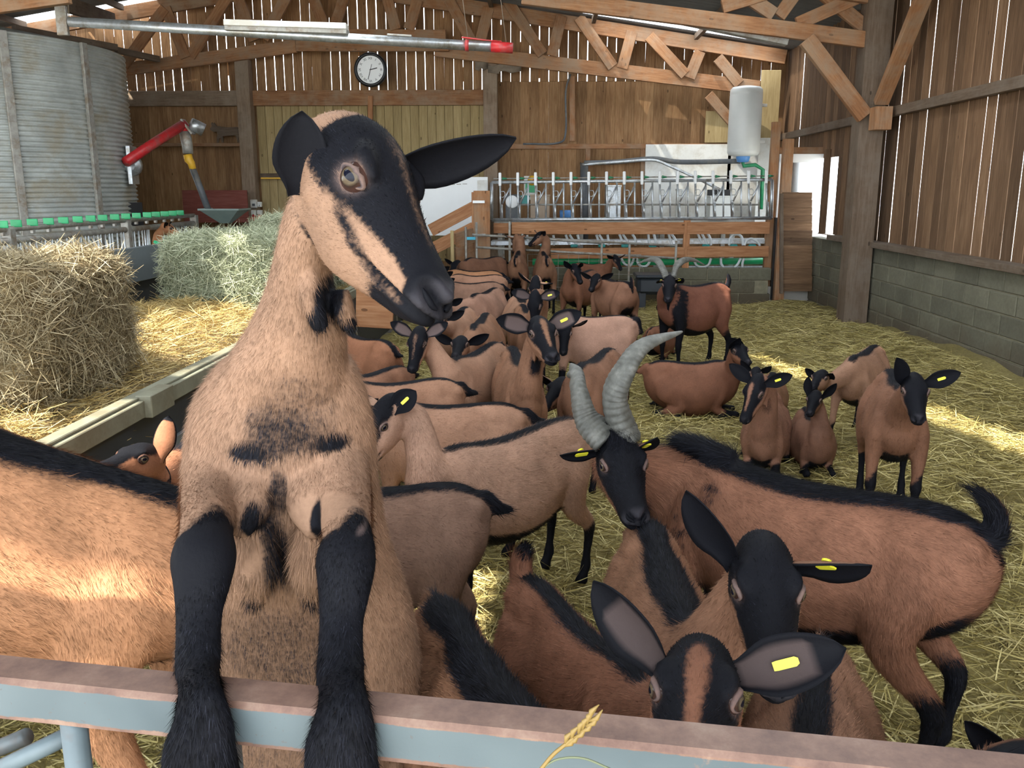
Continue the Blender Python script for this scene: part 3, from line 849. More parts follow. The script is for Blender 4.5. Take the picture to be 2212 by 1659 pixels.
# switch boxes and sockets on the post
for nm, a, b_, mt, lb in (('switch_box', (541, 431), (556, 449), 'white', 'white switch box on the dusty post'), ('switch_box', (556, 436), (566, 447), 'white', 'small switch beside the larger switch box on the post')):
    q0, q1 = P3(*a, 16.6), P3(*b_, 16.6)
    e = empty(nm, tuple((q0 + q1) / 2)); tag(e, lb, 'switch', 'electrics on the post')
    beam('housing', (q0[0], 16.6, (q0[2] + q1[2]) / 2), (q1[0], 16.6, (q0[2] + q1[2]) / 2), 0.07, q0[2] - q1[2], M['white'], e, bev=.01)
    beam('rocker', (q0[0] + .04, 16.56, (q0[2] + q1[2]) / 2 - .02), (q1[0] - .03, 16.56, (q0[2] + q1[2]) / 2 - .02), 0.02, (q0[2] - q1[2]) * .3, M['grey_pipe'], e)
for px in (549, 562):
    q = P3(px, 462, 16.6)
    e = empty('wall_socket', tuple(q)); tag(e, 'white power socket with a red flap under the switch boxes', 'socket', 'electrics on the post')
    beam('housing', (q[0] - .048, 16.6, q[2] + .02), (q[0] + .048, 16.6, q[2] + .02), 0.08, .10, M['white'], e, bev=.01)
    tube('flap', [(q[0], 16.6, q[2] - .03), (q[0], 16.54, q[2] - .08), (q[0], 16.50, q[2] - .11)], .045, M['red'], e, 12)

# ---- cut-out goat figure on the shelf
gq = P3(455, 262, 16.72); gs = (P3(525, 262, 16.72)[0] - gq[0])
fig = [(0, .72), (.04, .80), (.02, .92), (.06, .98), (.10, .90), (.13, .97), (.16, .86), (.20, .80), (.32, .78), (.55, .74), (.80, .76), (.92, .72), (.98, .76), (1.0, .68), (.97, .58), (.95, .40), (.97, .22), (.98, .02), (.92, .02), (.91, .22), (.86, .30), (.84, .18), (.86, .02), (.80, .02), (.78, .25), (.74, .36), (.50, .34), (.36, .32), (.37, .02), (.31, .02), (.30, .24), (.24, .20), (.22, .02), (.16, .02), (.17, .24), (.20, .40), (.18, .55), (.10, .52), (.02, .58), (-.02, .64)]
fo = prism('goat_figure', [(u * gs, v * gs * .62) for u, v in fig], 0.02, M['post'], None, Matrix.Translation((gq[0], 16.70, P3(455, 309, 16.72)[2] + 0.0)))
tag(fo, 'flat wooden goat figure standing on the wall shelf', 'figure')

M['dial'] = plain('clock_dial', (0.92, 0.94, 0.94), 0.3, 0, 0.02, 3)
# ---- wall clock with roman numerals
cq = P3(801, 151, 16.6); cr_ = 34.5 / FPX * 16.6
clock = empty('wall_clock', tuple(cq)); tag(clock, 'round black-rimmed wall clock with roman numerals below the rafters', 'clock')
lathe('rim', [(cr_ * .80, 0.02), (cr_ * .80, .055), (cr_ * .86, .07), (cr_ * .94, .06), (cr_, .03), (cr_, 0.0)], M['black'], clock, tuple(cq), 40, 'Y')
lathe('dial', [(0.01, .0), (cr_ * .83, .0), (cr_ * .83, .03), (0.01, .03)], M['dial'], clock, tuple(cq), 40, 'Y', False)
ROM = ['XII', 'I', 'II', 'III', 'IV', 'V', 'VI', 'VII', 'VIII', 'IX', 'X', 'XI']
for i, rm in enumerate(ROM):
    cu = bpy.data.curves.new('numeral', 'FONT'); cu.body = rm; cu.size = cr_ * .20; cu.align_x = 'CENTER'; cu.align_y = 'CENTER'; cu.extrude = .001
    to = bpy.data.objects.new('t', cu); COL.objects.link(to)
    mt = bpy.data.meshes.new_from_object(to.evaluated_get(bpy.context.evaluated_depsgraph_get())); bpy.data.objects.remove(to)
    o = link('numeral', mt, M['black'], clock)
    a = math.radians(30 * i)
    o.matrix_local = Matrix.Translation((math.sin(a) * cr_ * .64, -.034, math.cos(a) * cr_ * .64)) @ Matrix.Rotation(math.radians(90), 4, 'X') @ Matrix.Rotation(-a, 4, 'Z')
for nm, ang, ln, w_ in (('hour_hand', 76.5, .42, .05), ('minute_hand', 196, .58, .035)):
    a = math.radians(ang); ln *= cr_
    d_ = np.array([math.sin(a), 0, math.cos(a)])
    b0 = cq + np.array([0, -.040, 0])
    beam(nm, b0 - d_ * ln * .12, b0 + d_ * ln, .004, cr_ * w_, M['black'], clock, up=(d_[2], 0, -d_[0]))
d_ = np.array([math.sin(math.radians(16)), 0, math.cos(math.radians(16))]); b0 = cq + np.array([0, -.043, 0])
beam('second_hand', b0, b0 + d_ * cr_ * .32, .003, cr_ * .025, M['black'], clock, up=(d_[2], 0, -d_[0]))

# ---- long galvanised pipe slung under the roof, red end
pa, pb_ = P3(150, 47, 10.0), P3(1108, 104, 10.0); dv = pb_ - pa
pipe = empty('roof_pipe', tuple((pa + pb_) / 2)); tag(pipe, 'long galvanised pipe with a red end slung under the roof', 'pipe')
tube('pipe', [pa, pa + dv * .5, pa + dv * .955], 0.052, M['galv'], pipe, 14)
tube('red_end', [pa + dv * .952, pa + dv * .98, pb_], 0.056, M['red'], pipe, 14)
tube('red_band', [pa + dv * .894, pa + dv * .902], 0.062, M['red'], pipe, 14)
tube('red_rod', [pa + dv * .886 + (0, -.03, .075), pa + dv * .94 + (0, -.03, .06), pa + dv * .975 + (0, -.03, .055)], 0.008, M['red'], pipe, 6)
beam('clip_plate', pa + dv * .72 + (0, 0, .06), pa + dv * .775 + (0, 0, .06), .06, .02, M['galv_dull'], pipe)
beam('end_bracket', pa + (-.08, 0, -.14), pa + (-.08, 0, .16), .12, .05, M['galv_dull'], pipe, up=(0, 1, 0))
for f_ in (.90, .985):
    q = pa + dv * f_
    tube('cord', [q + (0, 0, .05), q + (-.06, .05, .5), (q[0] - .15, q[1] + .1, roof_z(q[0] - .15) - .03)], .004, M['cloth'], pipe, 5)
tube('cord', [pa + (0, 0, .05), pa + (.02, 0, .4), (pa[0], pa[1], roof_z(pa[0]) - .03)], .006, M['cloth'], pipe, 5)
la, lb_ = P3(490, 62, 9.95), P3(752, 70, 9.95)
lamp = empty('strip_light', tuple((la + lb_) / 2)); tag(lamp, 'dusty strip light fitting lying along the roof pipe', 'light fitting')
beam('tray', la, lb_, .16, .05, M['galv_dull'], lamp); beam('tray_lip', la + (0, -.09, .05), lb_ + (0, -.09, .05), .02, .06, M['white'], lamp)
for f_ in (0.02, .98):
    q = la + (lb_ - la) * f_; beam('end_cap', q + (-.02, 0, .05), q + (.02, 0, .05), .15, .06, M['white'], lamp)

# ---- water heater
hq0, hq1 = P3(1605, 186, 15.9), P3(1605, 338, 15.9); hr = 33 / FPX * 15.9; hh = hq0[2] - hq1[2]
wh = empty('water_heater', tuple(hq1)); tag(wh, 'white cylindrical water heater hung on the wall above the parlour', 'water heater')
lathe('tank', [(hr * .5, 0), (hr * .88, .02), (hr * .98, .06), (hr, .10), (hr * .985, .115), (hr, .13), (hr, hh - .16), (hr * .985, hh - .145), (hr, hh - .13), (hr * .98, hh - .06), (hr * .85, hh - .02), (hr * .4, hh)], M['enamel'], wh, tuple(hq1), 36)
lathe('blue_cap', [(.06, -.10), (.10, -.09), (.12, -.02), (.12, .02)], M['blue'], wh, tuple(hq1), 20)
for zz in (.25, hh - .3): beam('wall_bracket', (hq1[0] + hr * .6, 15.95, hq1[2] + zz), (hq1[0] + hr + .12, 16.1, hq1[2] + zz), .05, .05, M['white'], wh)
tube('inlet_pipe', [hq1 + (0, 0, -.08), hq1 + (.02, 0, -.16), hq1 + (.22, .02, -.14), hq1 + (.36, .03, -.22), hq1 + (.37, .03, -.9)], .035, M['green_dark'], wh, 10)
# dark conduit and steel pipe across the parlour end
cd = empty('supply_pipe', tuple(P3(1262, 352, 16.6))); tag(cd, 'dark pipe with a thin steel pipe below running to the water heater', 'pipe')
tube('dark_pipe', bez([P3(1262, 352, 16.6), P3(1330, 350, 16.6), P3(1410, 343, 16.5), P3(1470, 350, 16.4), P3(1600, 348, 16.2)], 6), .045, M['grey_pipe'], cd, 10)
tube('steel_pipe', bez([P3(1258, 356, 16.5), P3(1340, 350, 16.5), P3(1410, 346, 16.4), P3(1450, 360, 16.3), P3(1505, 385, 16.2), P3(1560, 412, 16.0)], 6), .025, M['galv'], cd, 8)
tube('riser', [P3(1262, 352, 16.6), P3(1262, 420, 16.6), P3(1262, 520, 16.6)], .075, M['grey_pipe'], cd, 12)
cb = tube('wall_cable', bez([P3(1232, 160, 16.8), P3(1222, 200, 16.8), P3(1222, 285, 16.8), P3(1205, 309, 16.8), P3(1130, 311, 16.8)], 6), .02, M['grey_pipe'], None, 6)
tag(cb, 'dark cable running down the wall boards and along the girt', 'cable')

# ---- cobwebbed rags hanging from the truss
for i, (px, py, w_, hgt, lb) in enumerate(((1040, 130, 14, 40, 'dusty rag caught left of the wall post'), (1090, 148, 36, 16, 'dusty rag hanging right of the wall post'))):
    V = []; 
    for a in range(7):
        for b_ in range(7):
            q = P3(px + (a - 3) / 3 * w_ * (1 - .5 * b_ / 6 * (a % 2)), py + (b_ - 3) / 3 * hgt * .5 + 3 * math.sin(a * 1.7), 16.6 - .02 * math.sin(a + b_))
            V.append(q)
    c_ = np.mean(V, 0)
    me = mesh_np('rag', [v - c_ for v in V], [(a * 7 + b_, a * 7 + b_ + 1, (a + 1) * 7 + b_ + 1, (a + 1) * 7 + b_) for a in range(6) for b_ in range(6)], True)
    o = link('rag', me, M['cloth'], None, tuple(c_)); sd = o.modifiers.new('t', 'SOLIDIFY'); sd.thickness = .01
    tag(o, lb, 'rag')

# ---- milking parlour: head-locking rail
PY = 14.15
fr = empty('feed_rail', tuple(P3(1360, 475, PY))); tag(fr, 'galvanised head-locking feed rail with red and white latches above the fence planks', 'feed rail')
tl, trr = P3(1062, 394, PY), P3(1668, 388, PY); bl_, br = P3(1062, 475, PY), P3(1666, 471, PY)
tube('top_rail', [tl, (tl + trr) / 2, trr], .026, M['galv'], fr, 10)
tube('bottom_rail', [bl_, (bl_ + br) / 2, br], .028, M['galv'], fr, 10)
tube('control_rod', [P3(1066, 386, PY), P3(1360, 383, PY), P3(1662, 380, PY)], .010, M['galv_dull'], fr, 6)
tube('brace_bar', [P3(1118, 442, PY + .05), P3(1360, 442, PY + .05), P3(1640, 442, PY + .05)], .016, M['galv_dull'], fr, 6)
tube('end_bar', [tl, bl_], .026, M['galv'], fr, 10); tube('end_bar', [trr, br], .026, M['galv'], fr, 10)
bar_me = {}
for i in range(16):
    px = 1080 + 38.35 * i
    f_ = (px - 1062) / 606
    ty, by = 394 - 6 * f_, 475 - 4 * f_
    T_, B_ = P3(px, ty, PY), P3(px + 2, by, PY)
    tube('lock_bar', [T_, (T_ + B_) / 2, B_], .016, M['galv'], fr, 8)
    tube('lock_bar', [P3(px + 4, ty + 48, PY), P3(px + 5, by, PY)], .016, M['galv'], fr, 8)
    if px + 23 < 1662:
        T2, B2 = P3(px + 22.5, ty, PY), P3(px + 22.5, by, PY)
        tube('stall_bar', [T2, (T2 + B2) / 2, B2], .014, M['galv'], fr, 8)
        tube('slant_bar', [P3(px + 21.5, ty + 12, PY), P3(px + 5, ty + 46, PY)], .014, M['galv'], fr, 8)
        tube('stop_loop', bez([P3(px + 2, ty + 20, PY + .03), P3(px + 9, ty + 20, PY + .03), P3(px + 11, ty + 26, PY + .03), P3(px + 8, ty + 32, PY + .03), P3(px + 2, ty + 32, PY + .03)], 3), .006, M['galv'], fr, 5)
    la_ = beam('latch', P3(px, ty + 8, PY - .03), P3(px, ty - 21, PY - .03), .045, .03, M['white_clean'], fr, up=(0, 1, 0), bev=.012)
    q0, q1 = P3(px, ty - 5, PY - .05), P3(px, ty - 18, PY - .05)
    o = beam('latch_slot', q0, q1, .016, .012, M['red'], None, up=(0, 1, 0)); mw = o.matrix_local.copy(); o.parent = la_
    o.matrix_parent_inverse = (Matrix.Translation(fr.location) @ la_.matrix_local).inverted(); o.matrix_basis = mw
    tube('green_sleeve', [P3(px + 5, ty - 8, PY), P3(px + 16, ty - 8, PY)], [.026, .008], M['green_dark'], fr, 8)

# ---- fence planks and posts of the parlour
def plank(p0, p1, hgt, lb, th=.045, mat='rail', nm='fence_plank', grp=None):
    o = beam(nm, p0, p1, th, hgt, M[mat]); tag(o, lb, 'plank' if 'plank' in nm else 'post', grp); return o
plank(P3(1105, 493, 14.02), P3(1478, 493, 14.02), .185, 'long orange fence plank under the feed rail, left of the middle post')
plank(P3(1484, 493, 14.02), P3(1662, 492, 14.02), .185, 'orange fence plank under the feed rail, right of the middle post')
plank(P3(1066, 493, 14.06), P3(1103, 493, 14.06), .16, 'short dark plank end beside the notched steel post')
plank(P3(1190, 548, 14.02), P3(1478, 545, 14.02), .16, 'lower fence plank left of the middle post')
plank(P3(1484, 544, 14.02), P3(1660, 543, 14.02), .165, 'lower fence plank right of the middle post')
def upost(px, y0, y1, Y, w_, d_, mat, lb, nm='fence_post'):
    a, b_ = P3(px, y0, Y), P3(px, y1, Y)
    b_[2] = .535 if px == 1480 else 0.0
    o = beam(nm, (b_[0], Y, b_[2]), (b_[0], Y, a[2]), w_, d_, M[mat], up=(0, 1, 0)); tag(o, lb, 'post'); return o
upost(1480, 476, 578, 14.05, .10, .08, 'rail', 'wooden post in the middle of the parlour fence')
upost(1042, 412, 600, 13.7, .25, .07, 'beam', 'broad wooden post at the end of the parlour fence')
upost(1025, 415, 560, 13.75, .07, .06, 'rail', 'narrow orange post against the broad wooden post')
upost(1681, 300, 640, 14.1, .15, .12, 'beam', 'tall timber post at the edge of the boarded panel')
upost(1668, 470, 640, 14.3, .08, .08, 'black', 'dark steel post at the end of the fence planks')
upost(1101, 478, 648, 13.95, .035, .03, 'galv_dull', 'notched steel post before the fence planks')
for i, (px, y0, y1) in enumerate(((1033, 440, 444), (1035, 512, 516))):
    a, b_ = P3(px - 12, y0 - 4, 13.62), P3(px + 14, y0 - 4, 13.62)
    o = beam('tape_strip', a, b_, .01, .04, M['white_clean']); tag(o, ('upper' if i == 0 else 'lower') + ' white tape strip on the wooden posts', 'tape')
o = beam('tape_strip', P3(1008, 515, 13.4), P3(1030, 515, 13.4), .02, .045, M['cyan']); tag(o, 'cyan tape wrapped round the fence upright', 'tape')
# boarded panel by the door: horizontal planks
pn = empty('board_panel', tuple(P3(1722, 632, 13.95))); tag(pn, 'weathered panel of horizontal boards in front of the glazed door', 'panel')
for i in range(13):
    y0 = 416 + i * 16.4
    a, b_ = P3(1690, y0 + 8, 13.95), P3(1754, y0 + 8, 13.95)
    beam('board', a, b_, .03 + .008 * (i % 2), 16.6 / FPX * 13.9, M['board_dark'], pn)
beam('edge_strip', P3(1688, 418, 13.92), P3(1688, 634, 13.92), .05, .05, M['post'], pn, up=(0, 1, 0))
# slanting handrail boards, whiteboard behind
for i, (a, b_, lb) in enumerate((((930, 498), (1024, 448), 'upper slanting handrail board before the whiteboard'), ((930, 540), (1024, 492), 'lower slanting handrail board before the whiteboard'))):
    plank(P3(*a, 13.8), P3(*b_, 13.8), .19, lb, nm='handrail_plank')
a, b_ = P3(890, 446, 15.6), P3(1054, 446, 15.6)
wbd = empty('whiteboard', tuple((a + b_) / 2)); tag(wbd, 'large whiteboard leaning behind the slanting handrail', 'whiteboard')
beam('panel', a, b_, .03, 1.0, M['white_clean'], wbd)
for e_ in (a + (.3, .05, 0), b_ - (.3, -.05, 0)): beam('leg', (e_[0], e_[1], .1), (e_[0], e_[1], 1.3), .05, .04, M['galv_dull'], wbd, up=(0, 1, 0))
beam('note', P3(1031, 402, 15.57), P3(1052, 402, 15.57), .006, .20, M['white'], wbd)
for i in range(4): beam('writing', P3(960 + i * 13, 399 - i * .5, 15.575), P3(970 + i * 13, 399 - i * .5, 15.575), .004, .012, M['galv_dull'], wbd, bev=0)
# short partition boards left of the post, low wooden crate
for i, (x0, x1, y0, hgt, lb) in enumerate(((985, 1022, 520, .22, 'upper short partition board behind the drinking place'), (985, 1022, 552, .25, 'lower short partition board behind the drinking place'))):
    plank(P3(x0, y0, 13.3), P3(x1, y0 - 12, 13.6), hgt, lb, mat='beam', nm='partition_plank')
upost(978, 498, 600, 13.2, .05, .05, 'board_pale', 'pale round stake at the corner of the partition')
pt = plank(P3(770, 650, 7.6), P3(850, 655, 7.6), .45, 'orange board closing the trough side behind the reared goat', mat='rail', nm='partition_plank')

# ---- light rail gate in front of the parlour
rg = empty('rail_gate', tuple(P3(1250, 640, 13.3))); tag(rg, 'thin grey metal rail gate across the back of the pen', 'gate')
for a, b_ in (((1020, 507, 13.3), (1460, 531, 13.5)), ((1028, 534, 13.3), (1460, 558, 13.5)), ((1140, 514, 13.35), (1300, 525, 13.4))):
    tube('rail', [P3(*a), (P3(*a) + P3(*b_)) / 2, P3(*b_)], .018, M['galv_dull'], rg, 8)
for px, y0 in ((1029, 480), (1128, 505), (1300, 525), (1360, 528), (1461, 520), (1006, 490)):
    a = P3(px, y0, 13.4); tube('upright', [a, (a[0], a[1], .5), (a[0], a[1], .02)], .018, M['galv_dull'], rg, 8)
# wire mesh panel below it: every wire
for i in range(12):
    q = P3(1140 + i * 22, 560, 13.5); tube('mesh_wire', [(q[0], 13.5, .78), (q[0], 13.5, .4), (q[0], 13.5, .02)], .004, M['galv_dull'], rg, 4)
for i in range(8):
    z_ = .08 + i * .1; q0, q1 = P3(1140, 560, 13.5), P3(1385, 560, 13.5)
    tube('mesh_wire', [(q0[0], 13.5, z_), ((q0[0] + q1[0]) / 2, 13.5, z_), (q1[0], 13.5, z_)], .004, M['galv_dull'], rg, 4)

# ---- milking hoses, pipes and stand behind the planks
st_ = beam('steel_shelf', P3(1062, 524, 14.6), P3(1664, 520, 14.6), .4, .07, M['galv']); tag(st_, 'steel shelf carrying the milking hoses behind the fence', 'shelf')
gp = tube('milk_pipe', [P3(1150, 566, 14.6), P3(1400, 566, 14.6), P3(1668, 564, 14.6)], .055, M['green'], None, 12); tag(gp, 'green milk pipe behind the lowest fence gap', 'pipe')
lp = beam('steel_channel', P3(1480, 578, 14.5), P3(1664, 578, 14.5), .08, .06, M['galv']); tag(lp, 'steel channel along the top of the low block wall', 'channel')
HOSE = [[(1400, 505), (1402, 520), (1404, 532)], [(1412, 505), (1416, 520), (1418, 530)], [(1444, 505), (1448, 518), (1452, 530)], [(1450, 505), (1458, 516), (1462, 528)],
        [(1507, 504), (1512, 516), (1516, 526)], [(1516, 504), (1522, 516), (1528, 528)], [(1529, 505), (1534, 515), (1536, 530)], [(1575, 530), (1578, 514), (1590, 506), (1602, 512), (1605, 530)],
        [(1608, 530), (1614, 519), (1624, 516), (1636, 522), (1642, 531)], [(1498, 558), (1504, 572), (1516, 577), (1530, 572), (1536, 558)], [(1557, 558), (1558, 570), (1564, 578)], [(1586, 578), (1594, 570), (1600, 558)],
        [(1607, 558), (1604, 568), (1604, 578)], [(1338, 540), (1346, 566), (1360, 574), (1368, 562), (1372, 540)], [(1374, 540), (1378, 568), (1390, 576), (1402, 568), (1408, 540)],
        [(1222, 507), (1226, 518), (1230, 528)], [(1230, 507), (1236, 516), (1244, 526)], [(1247, 507), (1250, 518), (1250, 530)], [(1288, 507), (1292, 518), (1294, 528)], [(1294, 507), (1300, 516), (1306, 526)], [(1312, 507), (1314, 518), (1314, 530)],
        [(1338, 506), (1342, 516), (1346, 528)], [(1345, 506), (1352, 516), (1358, 526)], [(1366, 506), (1372, 516), (1373, 530)], [(1168, 507), (1170, 516), (1174, 526)], [(1176, 507), (1182, 516), (1188, 524)], [(1195, 508), (1197, 520), (1196, 530)], [(1138, 508), (1140, 516), (1142, 524)]]
for h_ in HOSE:
    pts = bez([P3(a, b_, 14.4) for a, b_ in h_], 5)
    o = tube('milking_hose', pts, .020, M['hose'], None, 8)
    tag(o, 'white rubber milking hose looped behind the fence planks', 'hose', 'milking hoses')
for i, px in enumerate((1175, 1240, 1300, 1350, 1410, 1455, 1525, 1585, 1625)):
    q = P3(px, 531, 14.4); o = beam('hose_clamp', q - (.06, 0, 0), q + (.06, 0, 0), .06, .05, M['teal'], bev=.015); tag(o, 'teal plastic clamp holding the milking hoses', 'clamp', 'hose clamps')

# ---- things standing at the parlour end
pf = empty('milking_platform', (1.3, 15.9, .2)); tag(pf, 'raised milking platform behind the feed rail', 'platform')
beam('deck', (-.9, 15.9, P3(1300, 477, 15.7)[2] - .03), (3.3, 15.9, P3(1300, 477, 15.7)[2] - .03), 1.0, .05, M['galv_dull'], pf)
for xx in (-.8, .6, 2.0, 3.2):
    for yy in (15.5, 16.3): beam('leg', (xx, yy, .2), (xx, yy, 1.2), .08, .08, M['galv_dull'], pf, up=(0, 1, 0))
mc = empty('milk_meter', tuple(P3(1108, 478, 15.6))); tag(mc, 'grey cabinet with a round white gauge behind the feed rail', 'cabinet')
q0, q1 = P3(1092, 420, 15.6), P3(1124, 476, 15.6)
beam('cabinet_body', ((q0[0] + q1[0]) / 2, 15.7, q1[2]), ((q0[0] + q1[0]) / 2, 15.7, q0[2]), q1[0] - q0[0], .25, M['grey_pipe'], mc, up=(0, 1, 0), bev=.02)
lathe('gauge', [(.11, 0), (.11, .03), (.09, .04), (.01, .04)], M['white_clean'], mc, tuple(P3(1106, 436, 15.56)), 24, 'Y')
ps = empty('poster', tuple(P3(1147, 430, 16.7))); tag(ps, 'green and white poster with red and yellow spots on the boards', 'poster')
beam('sheet', P3(1132, 406, 16.72), P3(1161, 406, 16.72), .01, .43, M['white'], ps, bev=0)
beam('green_print', P3(1135, 404, 16.70), P3(1159, 404, 16.70), .008, .20, M['green'], ps, bev=0)
lathe('yellow_spot', [(.09, 0), (.09, .02), (.005, .02)], M['yellow'], ps, tuple(P3(1150, 390, 16.69)), 18, 'Y')
lathe('red_spot', [(.045, 0), (.045, .03), (.005, .03)], M['red'], ps, tuple(P3(1157, 389, 16.68)), 18, 'Y')
def cbox(nm, x0, y0, x1, y1, Y, d_, mat, lb, cat):
    a, b_ = P3(x0, y0, Y), P3(x1, y1, Y)
    e = empty(nm, ((a[0] + b_[0]) / 2, Y, b_[2])); tag(e, lb, cat)
    beam('body', ((a[0] + b_[0]) / 2, Y, b_[2]), ((a[0] + b_[0]) / 2, Y, a[2]), b_[0] - a[0], d_, M[mat], e, up=(0, 1, 0), bev=.01)
    beam('lid', (a[0] - .01, Y, a[2]), (b_[0] + .01, Y, a[2]), d_ + .02, .03, M[mat], e)
    return e
cbox('cardboard_box', 1146, 422, 1187, 474, 15.8, .3, 'card', 'brown cardboard box behind the feed rail', 'box')
cbox('storage_bin', 1126, 424, 1143, 442, 15.8, .2, 'teal', 'small teal container beside the cardboard box', 'container')
cbox('white_cabinet', 1530, 424, 1576, 474, 15.9, .4, 'enamel', 'white appliance with a black control strip behind the feed rail', 'appliance')
q = P3(1553, 416, 15.7); o = beam('control_strip', q - (.2, 0, 0), q + (.2, 0, 0), .05, .10, M['black']); tag(o, 'black control strip with dials on top of the white appliance', 'controls')
cbox('steel_cabinet', 1308, 402, 1338, 470, 16.0, .4, 'galv', 'tall steel cabinet door at the parlour end', 'cabinet')
cbox('white_locker', 1462, 410, 1478, 474, 16.3, .2, 'white', 'narrow white wall locker behind the slanted pipe', 'locker')
rl = tube('paper_roll', [P3(1221, 474, 15.7), P3(1221, 462, 15.7), P3(1221, 454, 15.7)], .10, M['blue'], None, 18); tag(rl, 'blue paper roll standing behind the feed rail', 'paper roll')
tube('roll_core', [P3(1221, 455, 15.7), P3(1221, 453.4, 15.7)], .03, M['card'], rl, 10).location = P3(1221, 455, 15.7) * 0
# dark drinking trough
dt = empty('water_trough', tuple(P3(1410, 640, 13.3))); tag(dt, 'dark blue-grey plastic trough by the block wall', 'trough')
q0, q1 = P3(1376, 606, 13.05), P3(1452, 640, 13.05)
beam('basin', (q0[0], 13.15, q1[2] + .16), (q1[0], 13.15, q1[2] + .16), .42, .26, M['trough'], dt, bev=.05)
beam('rim', (q0[0] - .03, 13.15, q1[2] + .30), (q1[0] + .03, 13.15, q1[2] + .30), .48, .05, M['trough'], dt, bev=.02)
for xx in (q0[0] + .08, q1[0] - .08): beam('foot', (xx, 13.15, .0), (xx, 13.15, q1[2] + .06), .10, .36, M['trough'], dt, up=(0, 1, 0))

# ---- left feed barrier with green plates
LX = -5.55
lf = empty('feed_barrier', (LX, 11.0, .05)); tag(lf, 'dusty steel feed barrier with a row of green plates before the silo', 'feed barrier')
for z_, r_ in ((1.345, .03), (1.225, .04)): tube('rail', [(LX, 7.6, z_), (LX, 10.5, z_), (LX, 13.9, z_)], r_, M['galv_dull'], lf, 10)
tube('rail', [(LX, 7.6, .62), (LX, 10.5, .62), (LX, 13.9, .62)], .03, M['galv_dull'], lf, 10)
for px in (5, 35, 70, 105, 137, 168, 196, 222, 248, 272, 295, 318, 337, 356, 373, 389):
    q = aX(px, 490, LX); yy = q[1]
    beam('green_plate', (LX - .02, yy - .06, 1.40), (LX + .10, yy - .06, 1.40), .012, .075, M['green'], lf)
    beam('plate_clamp', (LX, yy, 1.28), (LX, yy, 1.43), .035, .05, M['galv_dull'], lf, up=(0, 1, 0))
    for dy, dl in (((0.0, .0), (.10, .05), (.17, .09)) if px != 318 else ((-.07, .0), (-.04, .0), (-.01, .0))):   # one lock stands open for the collared goat
        tube('bar', [(LX + .02, yy + dy, 1.23), (LX + .02, yy + dy + dl * .3, .9), (LX + .02, yy + dy + dl, .62)], .013, M['galv'], lf, 6)
for yy in (9.0, 11.6, 13.9): beam('post', (LX, yy, .05), (LX, yy, 1.35), .10, .10, M['galv_dull'], lf, up=(0, 1, 0))

# ---- feed table with its side boards
ft = empty('feed_trough', (-2.8, 8, 0)); tag(ft, 'long raised feed trough with galvanised near edge and grey far side board', 'trough')
beam('near_edge', (-1.95, 1.6, .715), (-1.95, 4.16, .715), .05, .085, M['trough_edge'], ft)
beam('near_edge', (-1.95, 4.17, .715), (-1.95, 13.3, .715), .05, .085, M['trough_edge'], ft)
beam('edge_lip', (-1.985, 1.6, .765), (-1.985, 13.3, .765), .07, .016, M['trough_edge'], ft)
beam('joint_clip', (-1.93, 4.04, .725), (-1.93, 4.30, .725), .08, .11, M['trough_edge'], ft)
beam('near_board', (-1.99, 1.6, .34), (-1.99, 13.3, .34), .04, .66, M['trough'], ft)
beam('bed', (-2.8, 1.6, .42), (-2.8, 13.3, .42), 1.7, .10, M['belt_side'], ft)
beam('far_board', (-3.62, 3.0, 1.10), (-3.62, 13.3, 1.10), .05, .30, M['belt_side'], ft)
beam('far_wall', (-3.68, 3.0, .62), (-3.68, 13.3, .62), .10, .70, M['trough'], ft)
for yy in (4.0, 6.5, 9.0, 11.5): beam('leg', (-2.0, yy, 0), (-2.0, yy, .4), .08, .06, M['galv_dull'], ft, up=(0, 1, 0)); beam('leg', (-3.6, yy, 0), (-3.6, yy, .4), .08, .06, M['galv_dull'], ft, up=(0, 1, 0))

